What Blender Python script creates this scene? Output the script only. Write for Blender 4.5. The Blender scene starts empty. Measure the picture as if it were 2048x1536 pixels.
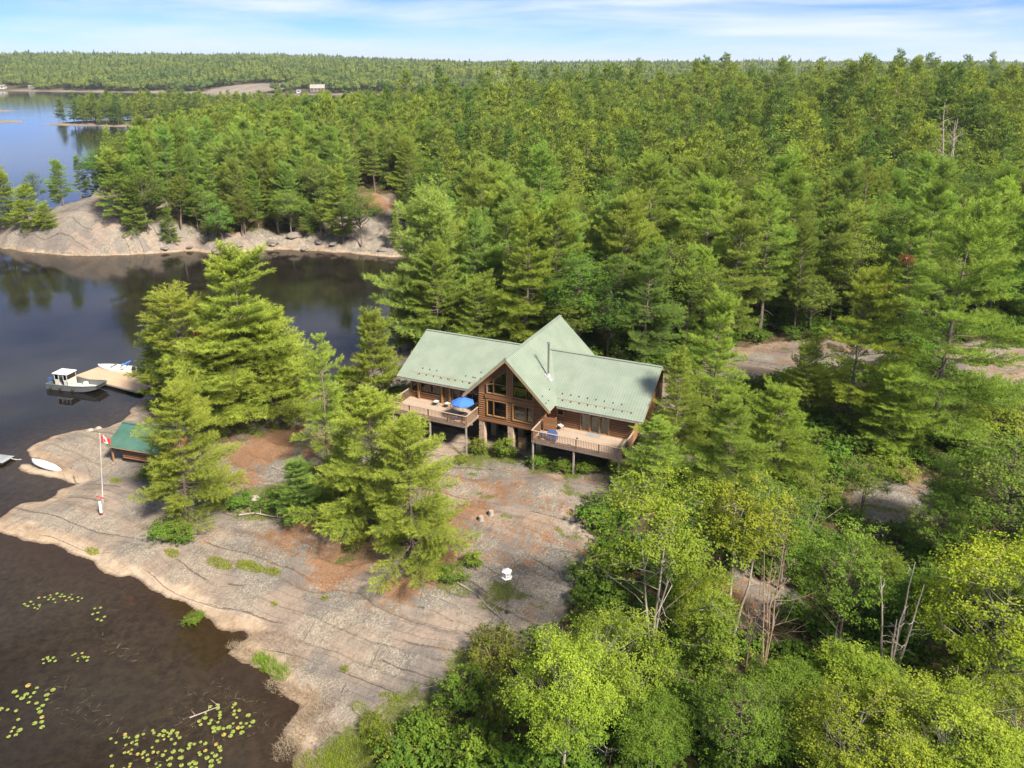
import bpy, bmesh, math, random
import numpy as np
R_ = math.radians
D = bpy.data
sc = bpy.context.scene
COL = sc.collection

# ------------------------------------------------------------------ camera
FOC, PITCH, CAMZ = 1560.1, R_(16.036), 44.52
CAMY, PPY = -4.0, 576.4                 # camera stands back; principal row of the (shifted) lens in photo pixels
cam = D.objects.new('camera', D.cameras.new('camera'))
COL.objects.link(cam); sc.camera = cam
cam.location = (0, CAMY, CAMZ)
cam.rotation_euler = (R_(90) - PITCH, 0, 0)
cam.data.sensor_width = 36.0
cam.data.lens = 36.0 * FOC / 2048.0
cam.data.shift_y = -(768.0 - PPY) / 2048.0
cam.data.clip_start = 0.5
cam.data.clip_end = 30000.0

# ------------------------------------------------------------------ sky, sun, exposure
SUN_V = np.array([0.464, -0.534, 0.707])
SUN_EL = math.asin(SUN_V[2] / np.linalg.norm(SUN_V))
SUN_AZ = math.atan2(SUN_V[0], SUN_V[1])
w = D.worlds.new('World'); sc.world = w; w.use_nodes = True
nt = w.node_tree; nt.nodes.clear()
def N(t, typ, **kw):
    n = t.nodes.new(typ)
    for k, v in kw.items():
        if k.startswith('i_'):
            n.inputs[k[2:].replace('_', ' ')].default_value = v
        else:
            setattr(n, k, v)
    return n
sky = N(nt, 'ShaderNodeTexSky', sky_type='NISHITA')
sky.sun_disc = False
sky.sun_elevation = SUN_EL
sky.sun_rotation = SUN_AZ
sky.altitude = 300.0
sky.air_density = 0.5
sky.dust_density = 0.0
sky.ozone_density = 3.0
bg = N(nt, 'ShaderNodeBackground'); bg.inputs['Strength'].default_value = 0.068
out = N(nt, 'ShaderNodeOutputWorld')
tc = N(nt, 'ShaderNodeTexCoord')
mp = N(nt, 'ShaderNodeMapping'); mp.inputs['Scale'].default_value = (1.6, 1.6, 17.0); mp.inputs['Rotation'].default_value = (0.03, -0.05, 0.3)
nz = N(nt, 'ShaderNodeTexNoise'); nz.inputs['Scale'].default_value = 2.1; nz.inputs['Detail'].default_value = 6.0; nz.inputs['Roughness'].default_value = 0.55; nz.inputs['Distortion'].default_value = 0.35
cr = N(nt, 'ShaderNodeValToRGB')
cr.color_ramp.elements[0].position = 0.37; cr.color_ramp.elements[0].color = (0, 0, 0, 1)
cr.color_ramp.elements[1].position = 0.69; cr.color_ramp.elements[1].color = (0.88, 0.88, 0.88, 1)
hs = N(nt, 'ShaderNodeHueSaturation'); hs.inputs['Saturation'].default_value = 1.0
mx = N(nt, 'ShaderNodeMix', data_type='RGBA')
mx.inputs['B'].default_value = (4.2, 4.55, 5.0, 1)
L = nt.links.new
L(tc.outputs['Generated'], mp.inputs['Vector']); L(mp.outputs['Vector'], nz.inputs['Vector'])
L(nz.outputs['Fac'], cr.inputs['Fac']); L(cr.outputs['Color'], mx.inputs['Factor'])
L(sky.outputs['Color'], hs.inputs['Color']); tn = N(nt, 'ShaderNodeMix', data_type='RGBA', blend_type='MULTIPLY'); tn.inputs['Factor'].default_value = 1.0; tn.inputs['B'].default_value = (.35, .50, .76, 1)
L(hs.outputs['Color'], tn.inputs['A']); L(tn.outputs['Result'], mx.inputs['A'])
# pale haze band all round the horizon
sx = N(nt, 'ShaderNodeSeparateXYZ'); L(tc.outputs['Generated'], sx.inputs[0])
hr = N(nt, 'ShaderNodeMapRange', interpolation_type='SMOOTHSTEP'); L(sx.outputs['Z'], hr.inputs['Value'])
hr.inputs['From Min'].default_value = -.02; hr.inputs['From Max'].default_value = .062; hr.inputs['To Min'].default_value = .80; hr.inputs['To Max'].default_value = 0.0
hx_ = N(nt, 'ShaderNodeMix', data_type='RGBA'); hx_.inputs['B'].default_value = (3.8, 4.25, 4.8, 1)
L(hr.outputs['Result'], hx_.inputs['Factor']); L(mx.outputs['Result'], hx_.inputs['A'])
L(hx_.outputs['Result'], bg.inputs['Color']); L(bg.outputs['Background'], out.inputs['Surface'])

sun = D.objects.new('sun', D.lights.new('sun', 'SUN')); COL.objects.link(sun)
sun.data.energy = 4.0; sun.data.angle = R_(9.0); sun.data.color = (1.0, 0.915, 0.77)
from mathutils import Vector
sun.rotation_euler = Vector(SUN_V).to_track_quat('Z', 'Y').to_euler()
sun.location = (60, -50, 90)
sc.view_settings.view_transform = 'Standard'; sc.view_settings.look = 'None'
sc.view_settings.exposure = 1.72; sc.view_settings.gamma = 1.0
sc.view_settings.use_curve_mapping = False
sc.render.engine = 'CYCLES'
sc.cycles.max_bounces = 7; sc.cycles.diffuse_bounces = 4; sc.cycles.glossy_bounces = 3
sc.cycles.transmission_bounces = 4; sc.cycles.transparent_max_bounces = 8
sc.cycles.caustics_reflective = False; sc.cycles.caustics_refractive = False

# ------------------------------------------------------------------ layout helpers (photo pixel, 2048 wide -> place on the ground)
CP, SP = math.cos(PITCH), math.sin(PITCH)
def ray(px, py):
    x = (px - 1024) / FOC; y = (PPY - py) / FOC
    return np.array([x, CP + y * SP, -SP + y * CP])
def at(px, py, z=0.0):
    r = ray(px, py); t = (z - CAMZ) / r[2]
    return np.array([r[0] * t, r[1] * t + CAMY, z])

# ------------------------------------------------------------------ noise
def _h(ix, iy, s):
    n = (ix.astype(np.int64) * 374761393 + iy.astype(np.int64) * 668265263 + s * 974711) & 0x7fffffff
    n = ((n ^ (n >> 13)) * 1274126177) & 0x7fffffff
    n = (n ^ (n >> 16))
    return (n & 0xffff) / 65535.0
def vnoise(x, y, s=0):
    ix = np.floor(x); iy = np.floor(y); fx = x - ix; fy = y - iy
    fx = fx * fx * fx * (fx * (fx * 6 - 15) + 10); fy = fy * fy * fy * (fy * (fy * 6 - 15) + 10)
    a = _h(ix, iy, s); b = _h(ix + 1, iy, s); c = _h(ix, iy + 1, s); d = _h(ix + 1, iy + 1, s)
    return (a * (1 - fx) + b * fx) * (1 - fy) + (c * (1 - fx) + d * fx) * fy
def fbm(x, y, s=0, o=4):
    v = 0; a = 0.5; t = 0
    for i in range(o):
        v = v + a * vnoise(x, y, s + i * 17); t += a; a *= 0.5; x = x * 2.03 + 11.3; y = y * 2.03 + 7.7
    return v / t
def sstep(a, b, x):
    t = np.clip((x - a) / (b - a), 0, 1); return t * t * (3 - 2 * t)

# ------------------------------------------------------------------ shorelines
near_px = [(600, 1600), (585, 1560), (592, 1505), (558, 1455), (592, 1410), (565, 1372), (505, 1332), (468, 1304), (488, 1276),
           (440, 1257), (385, 1220), (340, 1196), (290, 1171), (255, 1161), (205, 1146), (185, 1122), (130, 1101), (80, 1083), (30, 1066),
           (-30, 1062), (-60, 1055), (-40, 1040), (0, 1036), (18, 1018), (40, 1006), (95, 1004), (112, 992), (120, 982), (150, 971), (130, 964), (100, 956),
           (62, 946), (38, 936), (48, 927), (80, 936), (105, 938), (98, 930), (72, 922), (58, 912), (52, 904), (62, 894), (76, 885), (102, 874), (140, 862), (180, 855),
           (215, 854), (240, 846), (262, 826), (285, 800), (340, 790), (420, 787), (500, 785), (560, 778), (620, 768), (690, 760), (730, 738),
           (770, 700), (800, 660), (830, 610), (870, 570), (890, 545), (880, 525), (820, 512), (780, 515), (740, 510), (700, 506), (640, 503),
           (560, 499), (500, 503), (440, 506), (380, 503), (300, 508), (210, 512), (130, 510), (60, 504), (0, 495), (-30, 486)]
main = [tuple(at(x, y)[:2]) for x, y in near_px]
main += [(-145, 205), (-140, 215), (-130, 226), (-126, 240), (-150, 300), (-165, 370), (-168, 430), (-125, 490), (-40, 560), (70, 700), (250, 900), (600, 1150), (1500, 1600), (5200, 2600),
         (5200, -80), (0, -80), (-8, 0)]
POLYS = [np.array(main),
         np.array([(-364, 607), (-330, 592), (-290, 583), (-240, 585), (-180, 592), (-140, 604), (-150, 640), (-250, 655), (-340, 630)], float),
         np.array([(-540, 600), (-430, 612), (-388, 634), (-410, 648), (-540, 660)], float),
         np.array([(-680, 755), (-500, 768), (-472, 782), (-520, 800), (-680, 830)], float),
         np.array([(-3600, 1300), (-1500, 1330), (-1100, 1370), (-889, 1396), (-700, 1330), (-560, 1290), (-400, 1215), (-250, 1200), (-100, 1230), (100, 1270), (300, 1330), (700, 1560), (1500, 1980), (6000, 3300), (9000, 9000), (-9000, 9000)], float)]
def signed(poly, x, y):
    n = len(poly); d2 = np.full(x.shape, 1e18); ins = np.zeros(x.shape, bool)
    for i in range(n):
        ax, ay = poly[i]; bx, by = poly[(i + 1) % n]
        ex, ey = bx - ax, by - ay; l2 = ex * ex + ey * ey + 1e-9
        t = np.clip(((x - ax) * ex + (y - ay) * ey) / l2, 0, 1)
        qx = ax + ex * t - x; qy = ay + ey * t - y
        d2 = np.minimum(d2, qx * qx + qy * qy)
        if ay != by:
            c = ((ay > y) != (by > y)) & (x < (bx - ax) * (y - ay) / (by - ay) + ax)
            ins ^= c
    d = np.sqrt(d2)
    return np.where(ins, d, -d)
def land(x, y):
    s = signed(POLYS[0], x, y)
    far = y > 300
    if far.any():
        xf, yf = x[far], y[far]; sf = s[far]
        for p in POLYS[1:]:
            sf = np.maximum(sf, signed(p, xf, yf))
        s = s.copy(); s[far] = sf
    return s
# plateau heights (x, y, z)
TP = np.array([(-1, 73, 4.1), (-4.7, 71.5, 4.5), (3.2, 70.5, 4.3), (5.9, 67.3, 5.2), (10.4, 65.2, 5.4), (-14, 77, 4.4), (14, 63, 5.0), (10, 95, 5.5), (-8, 92, 5.0), (30, 72, 4.2), (10, 58, 3.1), (0, 48.6, 2.3), (-10, 52, 2.4), (-12, 62, 3.1), (20, 45, 2.6),
               (30, 38, 2.8), (-42, 80, 1.6), (-42, 66, 1.5), (-48, 62, 1.1), (-30, 60, 1.7), (-28, 72, 2.4), (-22, 80, 2.6), (-30, 85, 2.0), (-20, 95, 2.2), (-15, 105, 2.6), (50, 60, 4.0),
               (60, 100, 6.5), (40, 85, 5.0), (100, 150, 10), (40, 150, 9), (10, 120, 6.0), (0, 140, 5), (5, 200, 9), (-30, 200, 4.5), (-107, 206, 13.5), (-99, 203, 11.5), (-92, 212, 10.0), (-118, 203, 8.5), (-128, 203, 4.5), (-60, 200, 5.0), (-60, 240, 10), (-110, 260, 9), (-100, 320, 12), (-135, 300, 10), (-150, 390, 12), (-20, 260, 11),
               (60, 250, 13), (160, 260, 19), (0, 400, 18), (150, 400, 21), (300, 400, 22), (300, 700, 24), (800, 800, 24), (-60, 400, 14), (2000, 1000, 26), (100, 60, 6), (100, 20, 5)])
def plateau(x, y):
    num = np.zeros(x.shape); den = np.zeros(x.shape)
    for px, py, z in TP:
        d2 = (x - px) ** 2 + (y - py) ** 2
        wgt = 1.0 / (d2 * d2 + 30.0 + 0.0 * d2) 
        num += wgt * z; den += wgt
    t = num / den
    # far country
    isl = (y > 540) & (x < -120)
    t = np.where(isl, 6.0, t)
    f = sstep(-100, -900, x)
    hill = 24 + 26 * f * sstep(1400, 1950, y) + 16 * (fbm(x / 330, y / 330, 5, 4) - .35)
    # bare rock hump on the far shore
    t = np.where(y > 1120, np.where(x < 1200, hill, 24 + 4 * fbm(x / 500, y / 500, 8, 3)), t)
    return t
CA, SA = math.cos(R_(-27)), math.sin(R_(-27))
def strata(x, y):
    a = x * CA + y * SA; b = -x * SA + y * CA       # a along the joints, b across
    return a, b
def height(x, y, fine=True):
    x = np.asarray(x, float); y = np.asarray(y, float); shp = x.shape
    x = x.ravel(); y = y.ravel()
    jit = np.where(y < 260, 1.0, 6.0)
    xs = x + jit * (fbm(x / (3.1 * jit), y / (3.1 * jit), 31, 3) - .5) * 1.6
    ys = y + jit * (fbm(x / (3.1 * jit), y / (3.1 * jit), 41, 3) - .5) * 1.6
    s = land(xs, ys)
    t = np.maximum(plateau(x, y), 0.6)
    k = np.where(y < 130, 0.30, np.where(y < 300, 0.62, 0.16))
    k = k + np.where((y > 150) & (y < 260), 1.3 * sstep(-78, -96, x), 0.0)
    zl = t * (1 - np.exp(-np.maximum(s, 0) * k / t))
    zw = -np.minimum(np.where(y < 64, .055, .16) * np.maximum(-s, 0) ** 0.9, 5.0) - 0.02
    z = np.where(s > 0, zl, zw)
    if fine:
        near = sstep(260, 140, y)
        a, b = strata(x, y)
        b2 = b + 3.2 * (fbm(a / 16, b / 8, 3, 3) - .5) * 2
        amp = sstep(-1, 5.0, s) * near
        saw = (b2 / 3.1) % 1.0
        z = z + amp * 0.48 * sstep(.38, .58, fbm(a / 9, b / 6, 29, 3)) * (np.where(saw < .12, 1 - saw / .12, (saw - .12) / .88) - .5)
        saw2 = ((b2 + 5) / 1.15 + .3 * fbm(a / 5, b / 5, 9, 2)) % 1.0
        z = z + amp * 0.05 * (np.where(saw2 < .15, 1 - saw2 / .15, (saw2 - .15) / .85) - .5)
        z = z + amp * (0.9 * (fbm(x / 9, y / 9, 21, 4) - .5) * sstep(0, 8, s) + .22 * (fbm(x / 1.6, y / 1.6, 23, 3) - .5))
        fs = sstep(150, 190, y) * sstep(330, 240, y) * sstep(-1.5, 2.5, s)
        z = z + fs * ((3.2 * (fbm(x / 5, y / 3.2, 25, 4) - .5) + 1.3 * (np.abs(fbm(x / 3.5 + .3 * y, y / 2.2, 28, 3) - .5) * 2 - .3)) * sstep(-92, -80, x) * sstep(.5, 3, s) + .6 * (fbm(x / 3, y / 3, 26, 3) - .5))
        z = z + sstep(300, 600, y) * sstep(0, 60, s) * 4 * (fbm(x / 60, y / 60, 27, 3) - .5)
        # level pads under the cottage
    return z.reshape(shp)
def hz(x, y):
    return float(height(np.array([x]), np.array([y]))[0])
def ground(px, py, tmax=900):
    """world point where the line of sight through a photo pixel meets the ground"""
    r = ray(px, py)
    t = np.concatenate([np.arange(38, 160, .25), np.arange(160, tmax, 2.0)])
    zz = height(r[0] * t, r[1] * t + CAMY); zr = CAMZ + r[2] * t
    i = np.argmax(zr < np.maximum(zz, 0)); t0 = t[i]
    return np.array([r[0] * t0, r[1] * t0 + CAMY, max(zz[i], 0.0)])

# ------------------------------------------------------------------ mesh helpers
def mesh_np(name, v, faces_idx, nper, attrs=None, smooth=False):
    """v (n,3), faces_idx flat int array with nper corners per face"""
    me = D.meshes.new(name)
    v = np.ascontiguousarray(v, dtype=np.float32); fi = np.ascontiguousarray(faces_idx, dtype=np.int32).ravel()
    nf = len(fi) // nper
    me.vertices.add(len(v)); me.vertices.foreach_set('co', v.ravel())
    me.loops.add(len(fi)); me.loops.foreach_set('vertex_index', fi)
    me.polygons.add(nf); me.polygons.foreach_set('loop_start', np.arange(0, nf * nper, nper, dtype=np.int32))
    if smooth: me.polygons.foreach_set('use_smooth', np.ones(nf, bool))
    me.update(calc_edges=True)
    for k, a in (attrs or {}).items():
        at_ = me.attributes.new(k, 'FLOAT', 'POINT'); at_.data.foreach_set('value', np.ascontiguousarray(a, dtype=np.float32))
    return me
class MB:
    def __init__(s): s.v = []; s.f = []
    def add(s, vs, fs):
        o = len(s.v); s.v += [tuple(map(float, p)) for p in vs]; s.f += [tuple(o + i for i in f) for f in fs]; return s
    def hexa(s, p):  # 8 points: bottom 4 ccw, top 4 ccw
        return s.add(p, [(3, 2, 1, 0), (4, 5, 6, 7), (0, 1, 5, 4), (1, 2, 6, 5), (2, 3, 7, 6), (3, 0, 4, 7)])
    def box(s, x0, x1, y0, y1, z0, z1):
        return s.hexa([(x0, y0, z0), (x1, y0, z0), (x1, y1, z0), (x0, y1, z0), (x0, y0, z1), (x1, y0, z1), (x1, y1, z1), (x0, y1, z1)])
    def bar(s, a, b, wd, ht, up=(0, 0, 1)):
        a = np.array(a, float); b = np.array(b, float); d = b - a; d /= np.linalg.norm(d)
        side = np.cross(d, up); 
        if np.linalg.norm(side) < 1e-4: side = np.array([1., 0, 0])
        side /= np.linalg.norm(side); u2 = np.cross(side, d)
        q = [(-1, -1), (1, -1), (1, 1), (-1, 1)]
        ps = [p + side * i * wd / 2 + u2 * j * ht / 2 for p in (a, b) for i, j in q]
        return s.add(ps, [(0, 1, 2, 3), (7, 6, 5, 4), (0, 4, 5, 1), (1, 5, 6, 2), (2, 6, 7, 3), (3, 7, 4, 0)])
    def tube(s, path, rad, n=6, cap=True):
        path = [np.array(p, float) for p in path]
        if not hasattr(rad, '__len__'): rad = [rad] * len(path)
        rings = []
        for i, p in enumerate(path):
            d = path[min(i + 1, len(path) - 1)] - path[max(i - 1, 0)]
            d = d / (np.linalg.norm(d) + 1e-9)
            up = np.array([0, 0, 1.]) if abs(d[2]) < .9 else np.array([1., 0, 0])
            a = np.cross(d, up); a /= np.linalg.norm(a); b = np.cross(d, a)
            rings.append([p + (a * math.cos(2 * math.pi * k / n) + b * math.sin(2 * math.pi * k / n)) * rad[i] for k in range(n)])
        o = len(s.v)
        for r in rings: s.v += [tuple(map(float, p)) for p in r]
        for i in range(len(rings) - 1):
            for k in range(n):
                s.f.append((o + i * n + k, o + i * n + (k + 1) % n, o + (i + 1) * n + (k + 1) % n, o + (i + 1) * n + k))
        if cap:
            s.f.append(tuple(o + k for k in range(n))[::-1]); e = o + (len(rings) - 1) * n
            s.f.append(tuple(e + k for k in range(n)))
        return s
    def lathe(s, prof, n=16, c=(0, 0, 0)):
        o = len(s.v)
        for r, z in prof:
            for k in range(n):
                t = 2 * math.pi * k / n; s.v.append((c[0] + r * math.cos(t), c[1] + r * math.sin(t), c[2] + z))
        for i in range(len(prof) - 1):
            for k in range(n):
                s.f.append((o + i * n + k, o + i * n + (k + 1) % n, o + (i + 1) * n + (k + 1) % n, o + (i + 1) * n + k))
        s.f.append(tuple(o + k for k in range(n))[::-1]); e = o + (len(prof) - 1) * n
        s.f.append(tuple(e + k for k in range(n)))
        return s
    def slab(s, pts, th):
        """polygon (list of 3d points, ccw seen from above) thickened downwards along its normal"""
        P = [np.array(p, float) for p in pts]; n = np.cross(P[1] - P[0], P[2] - P[0]); n /= np.linalg.norm(n)
        if n[2] < 0: P = P[::-1]; n = -n
        Q = [p - n * th for p in P]; k = len(P)
        fs = [tuple(range(k)), tuple(range(2 * k - 1, k - 1, -1))] + [(i, k + i, k + (i + 1) % k, (i + 1) % k) for i in range(k)]
        return s.add(P + Q, fs)
    def mesh(s, name, m=None, smooth=False):
        me = D.meshes.new(name); me.from_pydata(s.v, [], s.f)
        bm = bmesh.new(); bm.from_mesh(me); bmesh.ops.recalc_face_normals(bm, faces=bm.faces); bm.to_mesh(me); bm.free()
        if smooth: me.polygons.foreach_set('use_smooth', [True] * len(me.polygons))
        if m: me.materials.append(m)
        return me
    def build(s, name, m, parent=None, smooth=False, kind=None):
        return obj(name, s.mesh(name, m, smooth), parent, kind)
def obj(name, me, parent=None, kind=None):
    o = D.objects.new(name, me); COL.objects.link(o)
    if parent: o.parent = parent
    if kind: o['kind'] = kind
    return o
def tag(o, label, cat, group=None):
    o['label'] = label; o['category'] = cat
    if group: o['group'] = group
    return o
def thing(name, label, cat, loc=(0, 0, 0), rz=0.0, group=None):
    o = D.objects.new(name, None); COL.objects.link(o); o.empty_display_size = .3
    o.location = [float(c) for c in loc]; o.rotation_euler = (0, 0, rz)
    return tag(o, label, cat, group)

# ------------------------------------------------------------------ materials
class T:
    def __init__(s, name):
        s.m = D.materials.new(name); s.m.use_nodes = True; s.t = s.m.node_tree; s.t.nodes.clear()
        s.out = s.t.nodes.new('ShaderNodeOutputMaterial'); s._c = None
    def n(s, typ, **kw): return N(s.t, typ, **kw)
    def put(s, inp, v):
        if isinstance(v, bpy.types.NodeSocket): s.t.links.new(v, inp)
        elif isinstance(v, (tuple, list)) and len(v) == 3 and inp.type == 'RGBA': inp.default_value = (*v, 1)
        else: inp.default_value = v
    def coord(s, kind='Object'):
        if s._c is None: s._c = s.n('ShaderNodeTexCoord')
        return s._c.outputs[kind]
    def pos(s): return s.n('ShaderNodeNewGeometry').outputs['Position']
    def map(s, vec, scale=(1, 1, 1), rot=(0, 0, 0)):
        m = s.n('ShaderNodeMapping'); s.put(m.inputs['Vector'], vec); m.inputs['Scale'].default_value = scale; m.inputs['Rotation'].default_value = rot
        return m.outputs['Vector']
    def noise(s, vec, scale, detail=4, rough=.55, dist=0):
        n = s.n('ShaderNodeTexNoise'); s.put(n.inputs['Vector'], vec)
        n.inputs['Scale'].default_value = scale; n.inputs['Detail'].default_value = detail; n.inputs['Roughness'].default_value = rough; n.inputs['Distortion'].default_value = dist
        return n.outputs['Fac']
    def ramp(s, fac, stops):
        r = s.n('ShaderNodeValToRGB'); s.put(r.inputs['Fac'], fac); e = r.color_ramp.elements
        for i, (p, c) in enumerate(stops):
            el = e[i] if i < 2 else e.new(p)
            el.position = p; el.color = (*c, 1) if len(c) == 3 else c
        return r.outputs['Color']
    def rng(s, v, a, b, c=0., d=1., smooth=True):
        m = s.n('ShaderNodeMapRange'); m.interpolation_type = 'SMOOTHSTEP' if smooth else 'LINEAR'
        s.put(m.inputs['Value'], v); m.inputs['From Min'].default_value = a; m.inputs['From Max'].default_value = b
        m.inputs['To Min'].default_value = c; m.inputs['To Max'].default_value = d
        return m.outputs['Result']
    def math(s, op, a, b=0.0, c=None):
        m = s.n('ShaderNodeMath', operation=op); s.put(m.inputs[0], a); s.put(m.inputs[1], b)
        if c is not None: s.put(m.inputs[2], c)
        return m.outputs[0]
    def mix(s, f, a, b, blend='MIX'):
        m = s.n('ShaderNodeMix', data_type='RGBA', blend_type=blend)
        s.put(m.inputs['Factor'], f); s.put(m.inputs['A'], a); s.put(m.inputs['B'], b)
        return m.outputs['Result']
    def attr(s, name):
        a = s.n('ShaderNodeAttribute'); a.attribute_name = name; return a.outputs['Fac']
    def bump(s, h, strength=.3, dist=.05, normal=None):
        b = s.n('ShaderNodeBump'); s.put(b.inputs['Height'], h); b.inputs['Strength'].default_value = strength; b.inputs['Distance'].default_value = dist
        if normal: s.put(b.inputs['Normal'], normal)
        return b.outputs['Normal']
    def pbr(s, col, rough=.7, metal=0., normal=None, spec=.4, **kw):
        p = s.n('ShaderNodeBsdfPrincipled'); s.put(p.inputs['Base Color'], col); s.put(p.inputs['Roughness'], rough); s.put(p.inputs['Metallic'], metal)
        p.inputs['Specular IOR Level'].default_value = spec
        if normal: s.put(p.inputs['Normal'], normal)
        for k, v in kw.items(): s.put(p.inputs[k.replace('_', ' ')], v)
        s.t.links.new(p.outputs[0], s.out.inputs['Surface']); return s.m
    def surf(s, sh):
        s.t.links.new(sh, s.out.inputs['Surface']); return s.m

def simple(name, col, rough=.6, var=.15, scale=6., metal=0., spec=.4, bump=.0, stretch=(1, 1, 1)):
    t = T(name); v = t.map(t.coord(), stretch); n = t.noise(v, scale, 5, .6)
    a = tuple(c * (1 - var) for c in col); b = tuple(min(1, c * (1 + var)) for c in col)
    c = t.ramp(n, [(.3, a), (.7, b)])
    nm = t.bump(n, bump, .02) if bump else None
    return t.pbr(c, t.rng(n, .2, .8, rough * .85, min(1, rough * 1.15)), metal, nm, spec)

def mat_ground():
    t = T('ground_mat'); p = t.pos()
    st = t.map(p, (.22, 1, .3), (0, 0, R_(27)))           # x along the rock joints
    n2 = t.noise(p, 1.5, 4, .68); n3 = t.noise(p, 7.0, 3, .75)
    v1 = t.attr('v1'); v2 = t.attr('v2'); sb = t.attr('sb'); sa = t.attr('sa')
    rock = t.ramp(n2, [(.26, (.092, .074, .062)), (.42, (.152, .124, .103)), (.58, (.205, .168, .138)), (.78, (.270, .228, .186))])
    rock = t.mix(t.rng(v1, .46, .62, 0, .6), rock, (.245, .188, .150))
    rock = t.mix(t.rng(v2, .50, .66, 0, .65), rock, (.125, .112, .104))
    rock = t.mix(t.rng(t.attr('inland'), 0, 1, .55, 0), rock, t.mix(n2, (.145, .112, .085), (.255, .205, .162)))
    rock = t.mix(t.math('MULTIPLY', t.attr('weather'), .8), rock, t.mix(n2, (.07, .062, .058), (.165, .148, .135)))
    lich = t.math('MULTIPLY', t.rng(n3, .50, .60), t.rng(v1, .62, .44))
    rock = t.mix(t.math('MULTIPLY', lich, .5), rock, (.33, .315, .245))
    rock = t.mix(t.math('MULTIPLY', t.rng(n3, .44, .36), .40), rock, (.075, .055, .043))
    # long joints that follow the warped strata, and a few cross joints; each comes and goes
    def joint(c, per, wd):
        f = t.math('ABSOLUTE', t.math('SUBTRACT', t.math('FRACT', t.math('DIVIDE', t.math('ADD', c, t.math('MULTIPLY', n2, .35)), per)), .5))
        return t.rng(f, 0.0, wd / per, 1, 0)
    j1 = t.math('MULTIPLY', joint(sb, 3.1, .13), t.rng(v2, .46, .54)); j2 = t.math('MULTIPLY', joint(sb, .83, .045), t.rng(v1, .44, .56)); j3 = t.math('MULTIPLY', joint(sa, 6.3, .07), t.rng(v1, .54, .44))
    crk = t.math('MAXIMUM', j1, t.math('MAXIMUM', t.math('MULTIPLY', j2, .65), t.math('MULTIPLY', j3, .9)))
    crk = t.math('MAXIMUM', crk, t.math('MULTIPLY', t.attr('ledge'), .55))
    rock = t.mix(t.math('MULTIPLY', crk, .85), rock, (.055, .036, .025))
    tan = t.ramp(t.math('ADD', t.math('MULTIPLY', n2, .5), t.math('MULTIPLY', v2, .5)), [(.32, (.15, .105, .070)), (.48, (.25, .185, .128)), (.66, (.32, .255, .19))])
    sh = t.rng(t.math('ADD', t.attr('shore'), t.math('MULTIPLY', t.math('SUBTRACT', n2, .5), .7)), .30, .70)
    col = t.mix(t.math('MULTIPLY', sh, t.math('SUBTRACT', 1.0, t.math('MULTIPLY', crk, .85))), rock, tan)
    zz = t.n('ShaderNodeSeparateXYZ'); t.put(zz.inputs[0], p)
    col = t.mix(t.rng(t.math('ADD', zz.outputs[2], t.math('MULTIPLY', n2, .10)), .15, .04, 0, .75), col, (.075, .05, .032))      # dark algae line at the waterline
    lit = t.rng(t.math('ADD', t.math('ADD', t.attr('litter'), t.math('MULTIPLY', t.math('SUBTRACT', n2, .5), 1.5)), t.math('MULTIPLY', crk, .25)), .38, .78)
    litc = t.ramp(n3, [(.25, (.075, .034, .016)), (.5, (.165, .082, .040)), (.75, (.26, .17, .105))])
    col = t.mix(t.math('MULTIPLY', lit, t.rng(n3, .3, .62, .6, 1)), col, litc)
    ms = t.rng(t.math('ADD', t.attr('moss'), t.math('MULTIPLY', t.math('SUBTRACT', n2, .5), .9)), .40, .64)
    mc = t.ramp(n3, [(.25, (.024, .032, .009)), (.5, (.075, .088, .020)), (.75, (.16, .15, .048))])
    col = t.mix(ms, col, mc)
    ff = t.ramp(n2, [(.3, (.022, .022, .009)), (.5, (.055, .045, .020)), (.72, (.12, .075, .036))])
    col = t.mix(t.rng(t.math('ADD', t.attr('forest'), t.math('MULTIPLY', t.math('SUBTRACT', n2, .5), .8)), .35, .65), col, ff)
    uw = t.attr('under')                                # tannin-stained, silted rock of the lake bed
    col = t.mix(uw, col, t.ramp(n2, [(.3, (.075, .065, .052)), (.7, (.19, .168, .135))]))
    return t.pbr(col, .9, 0, t.bump(t.noise(p, 2.6, 4, .70), .55, .25), .2)

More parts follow.
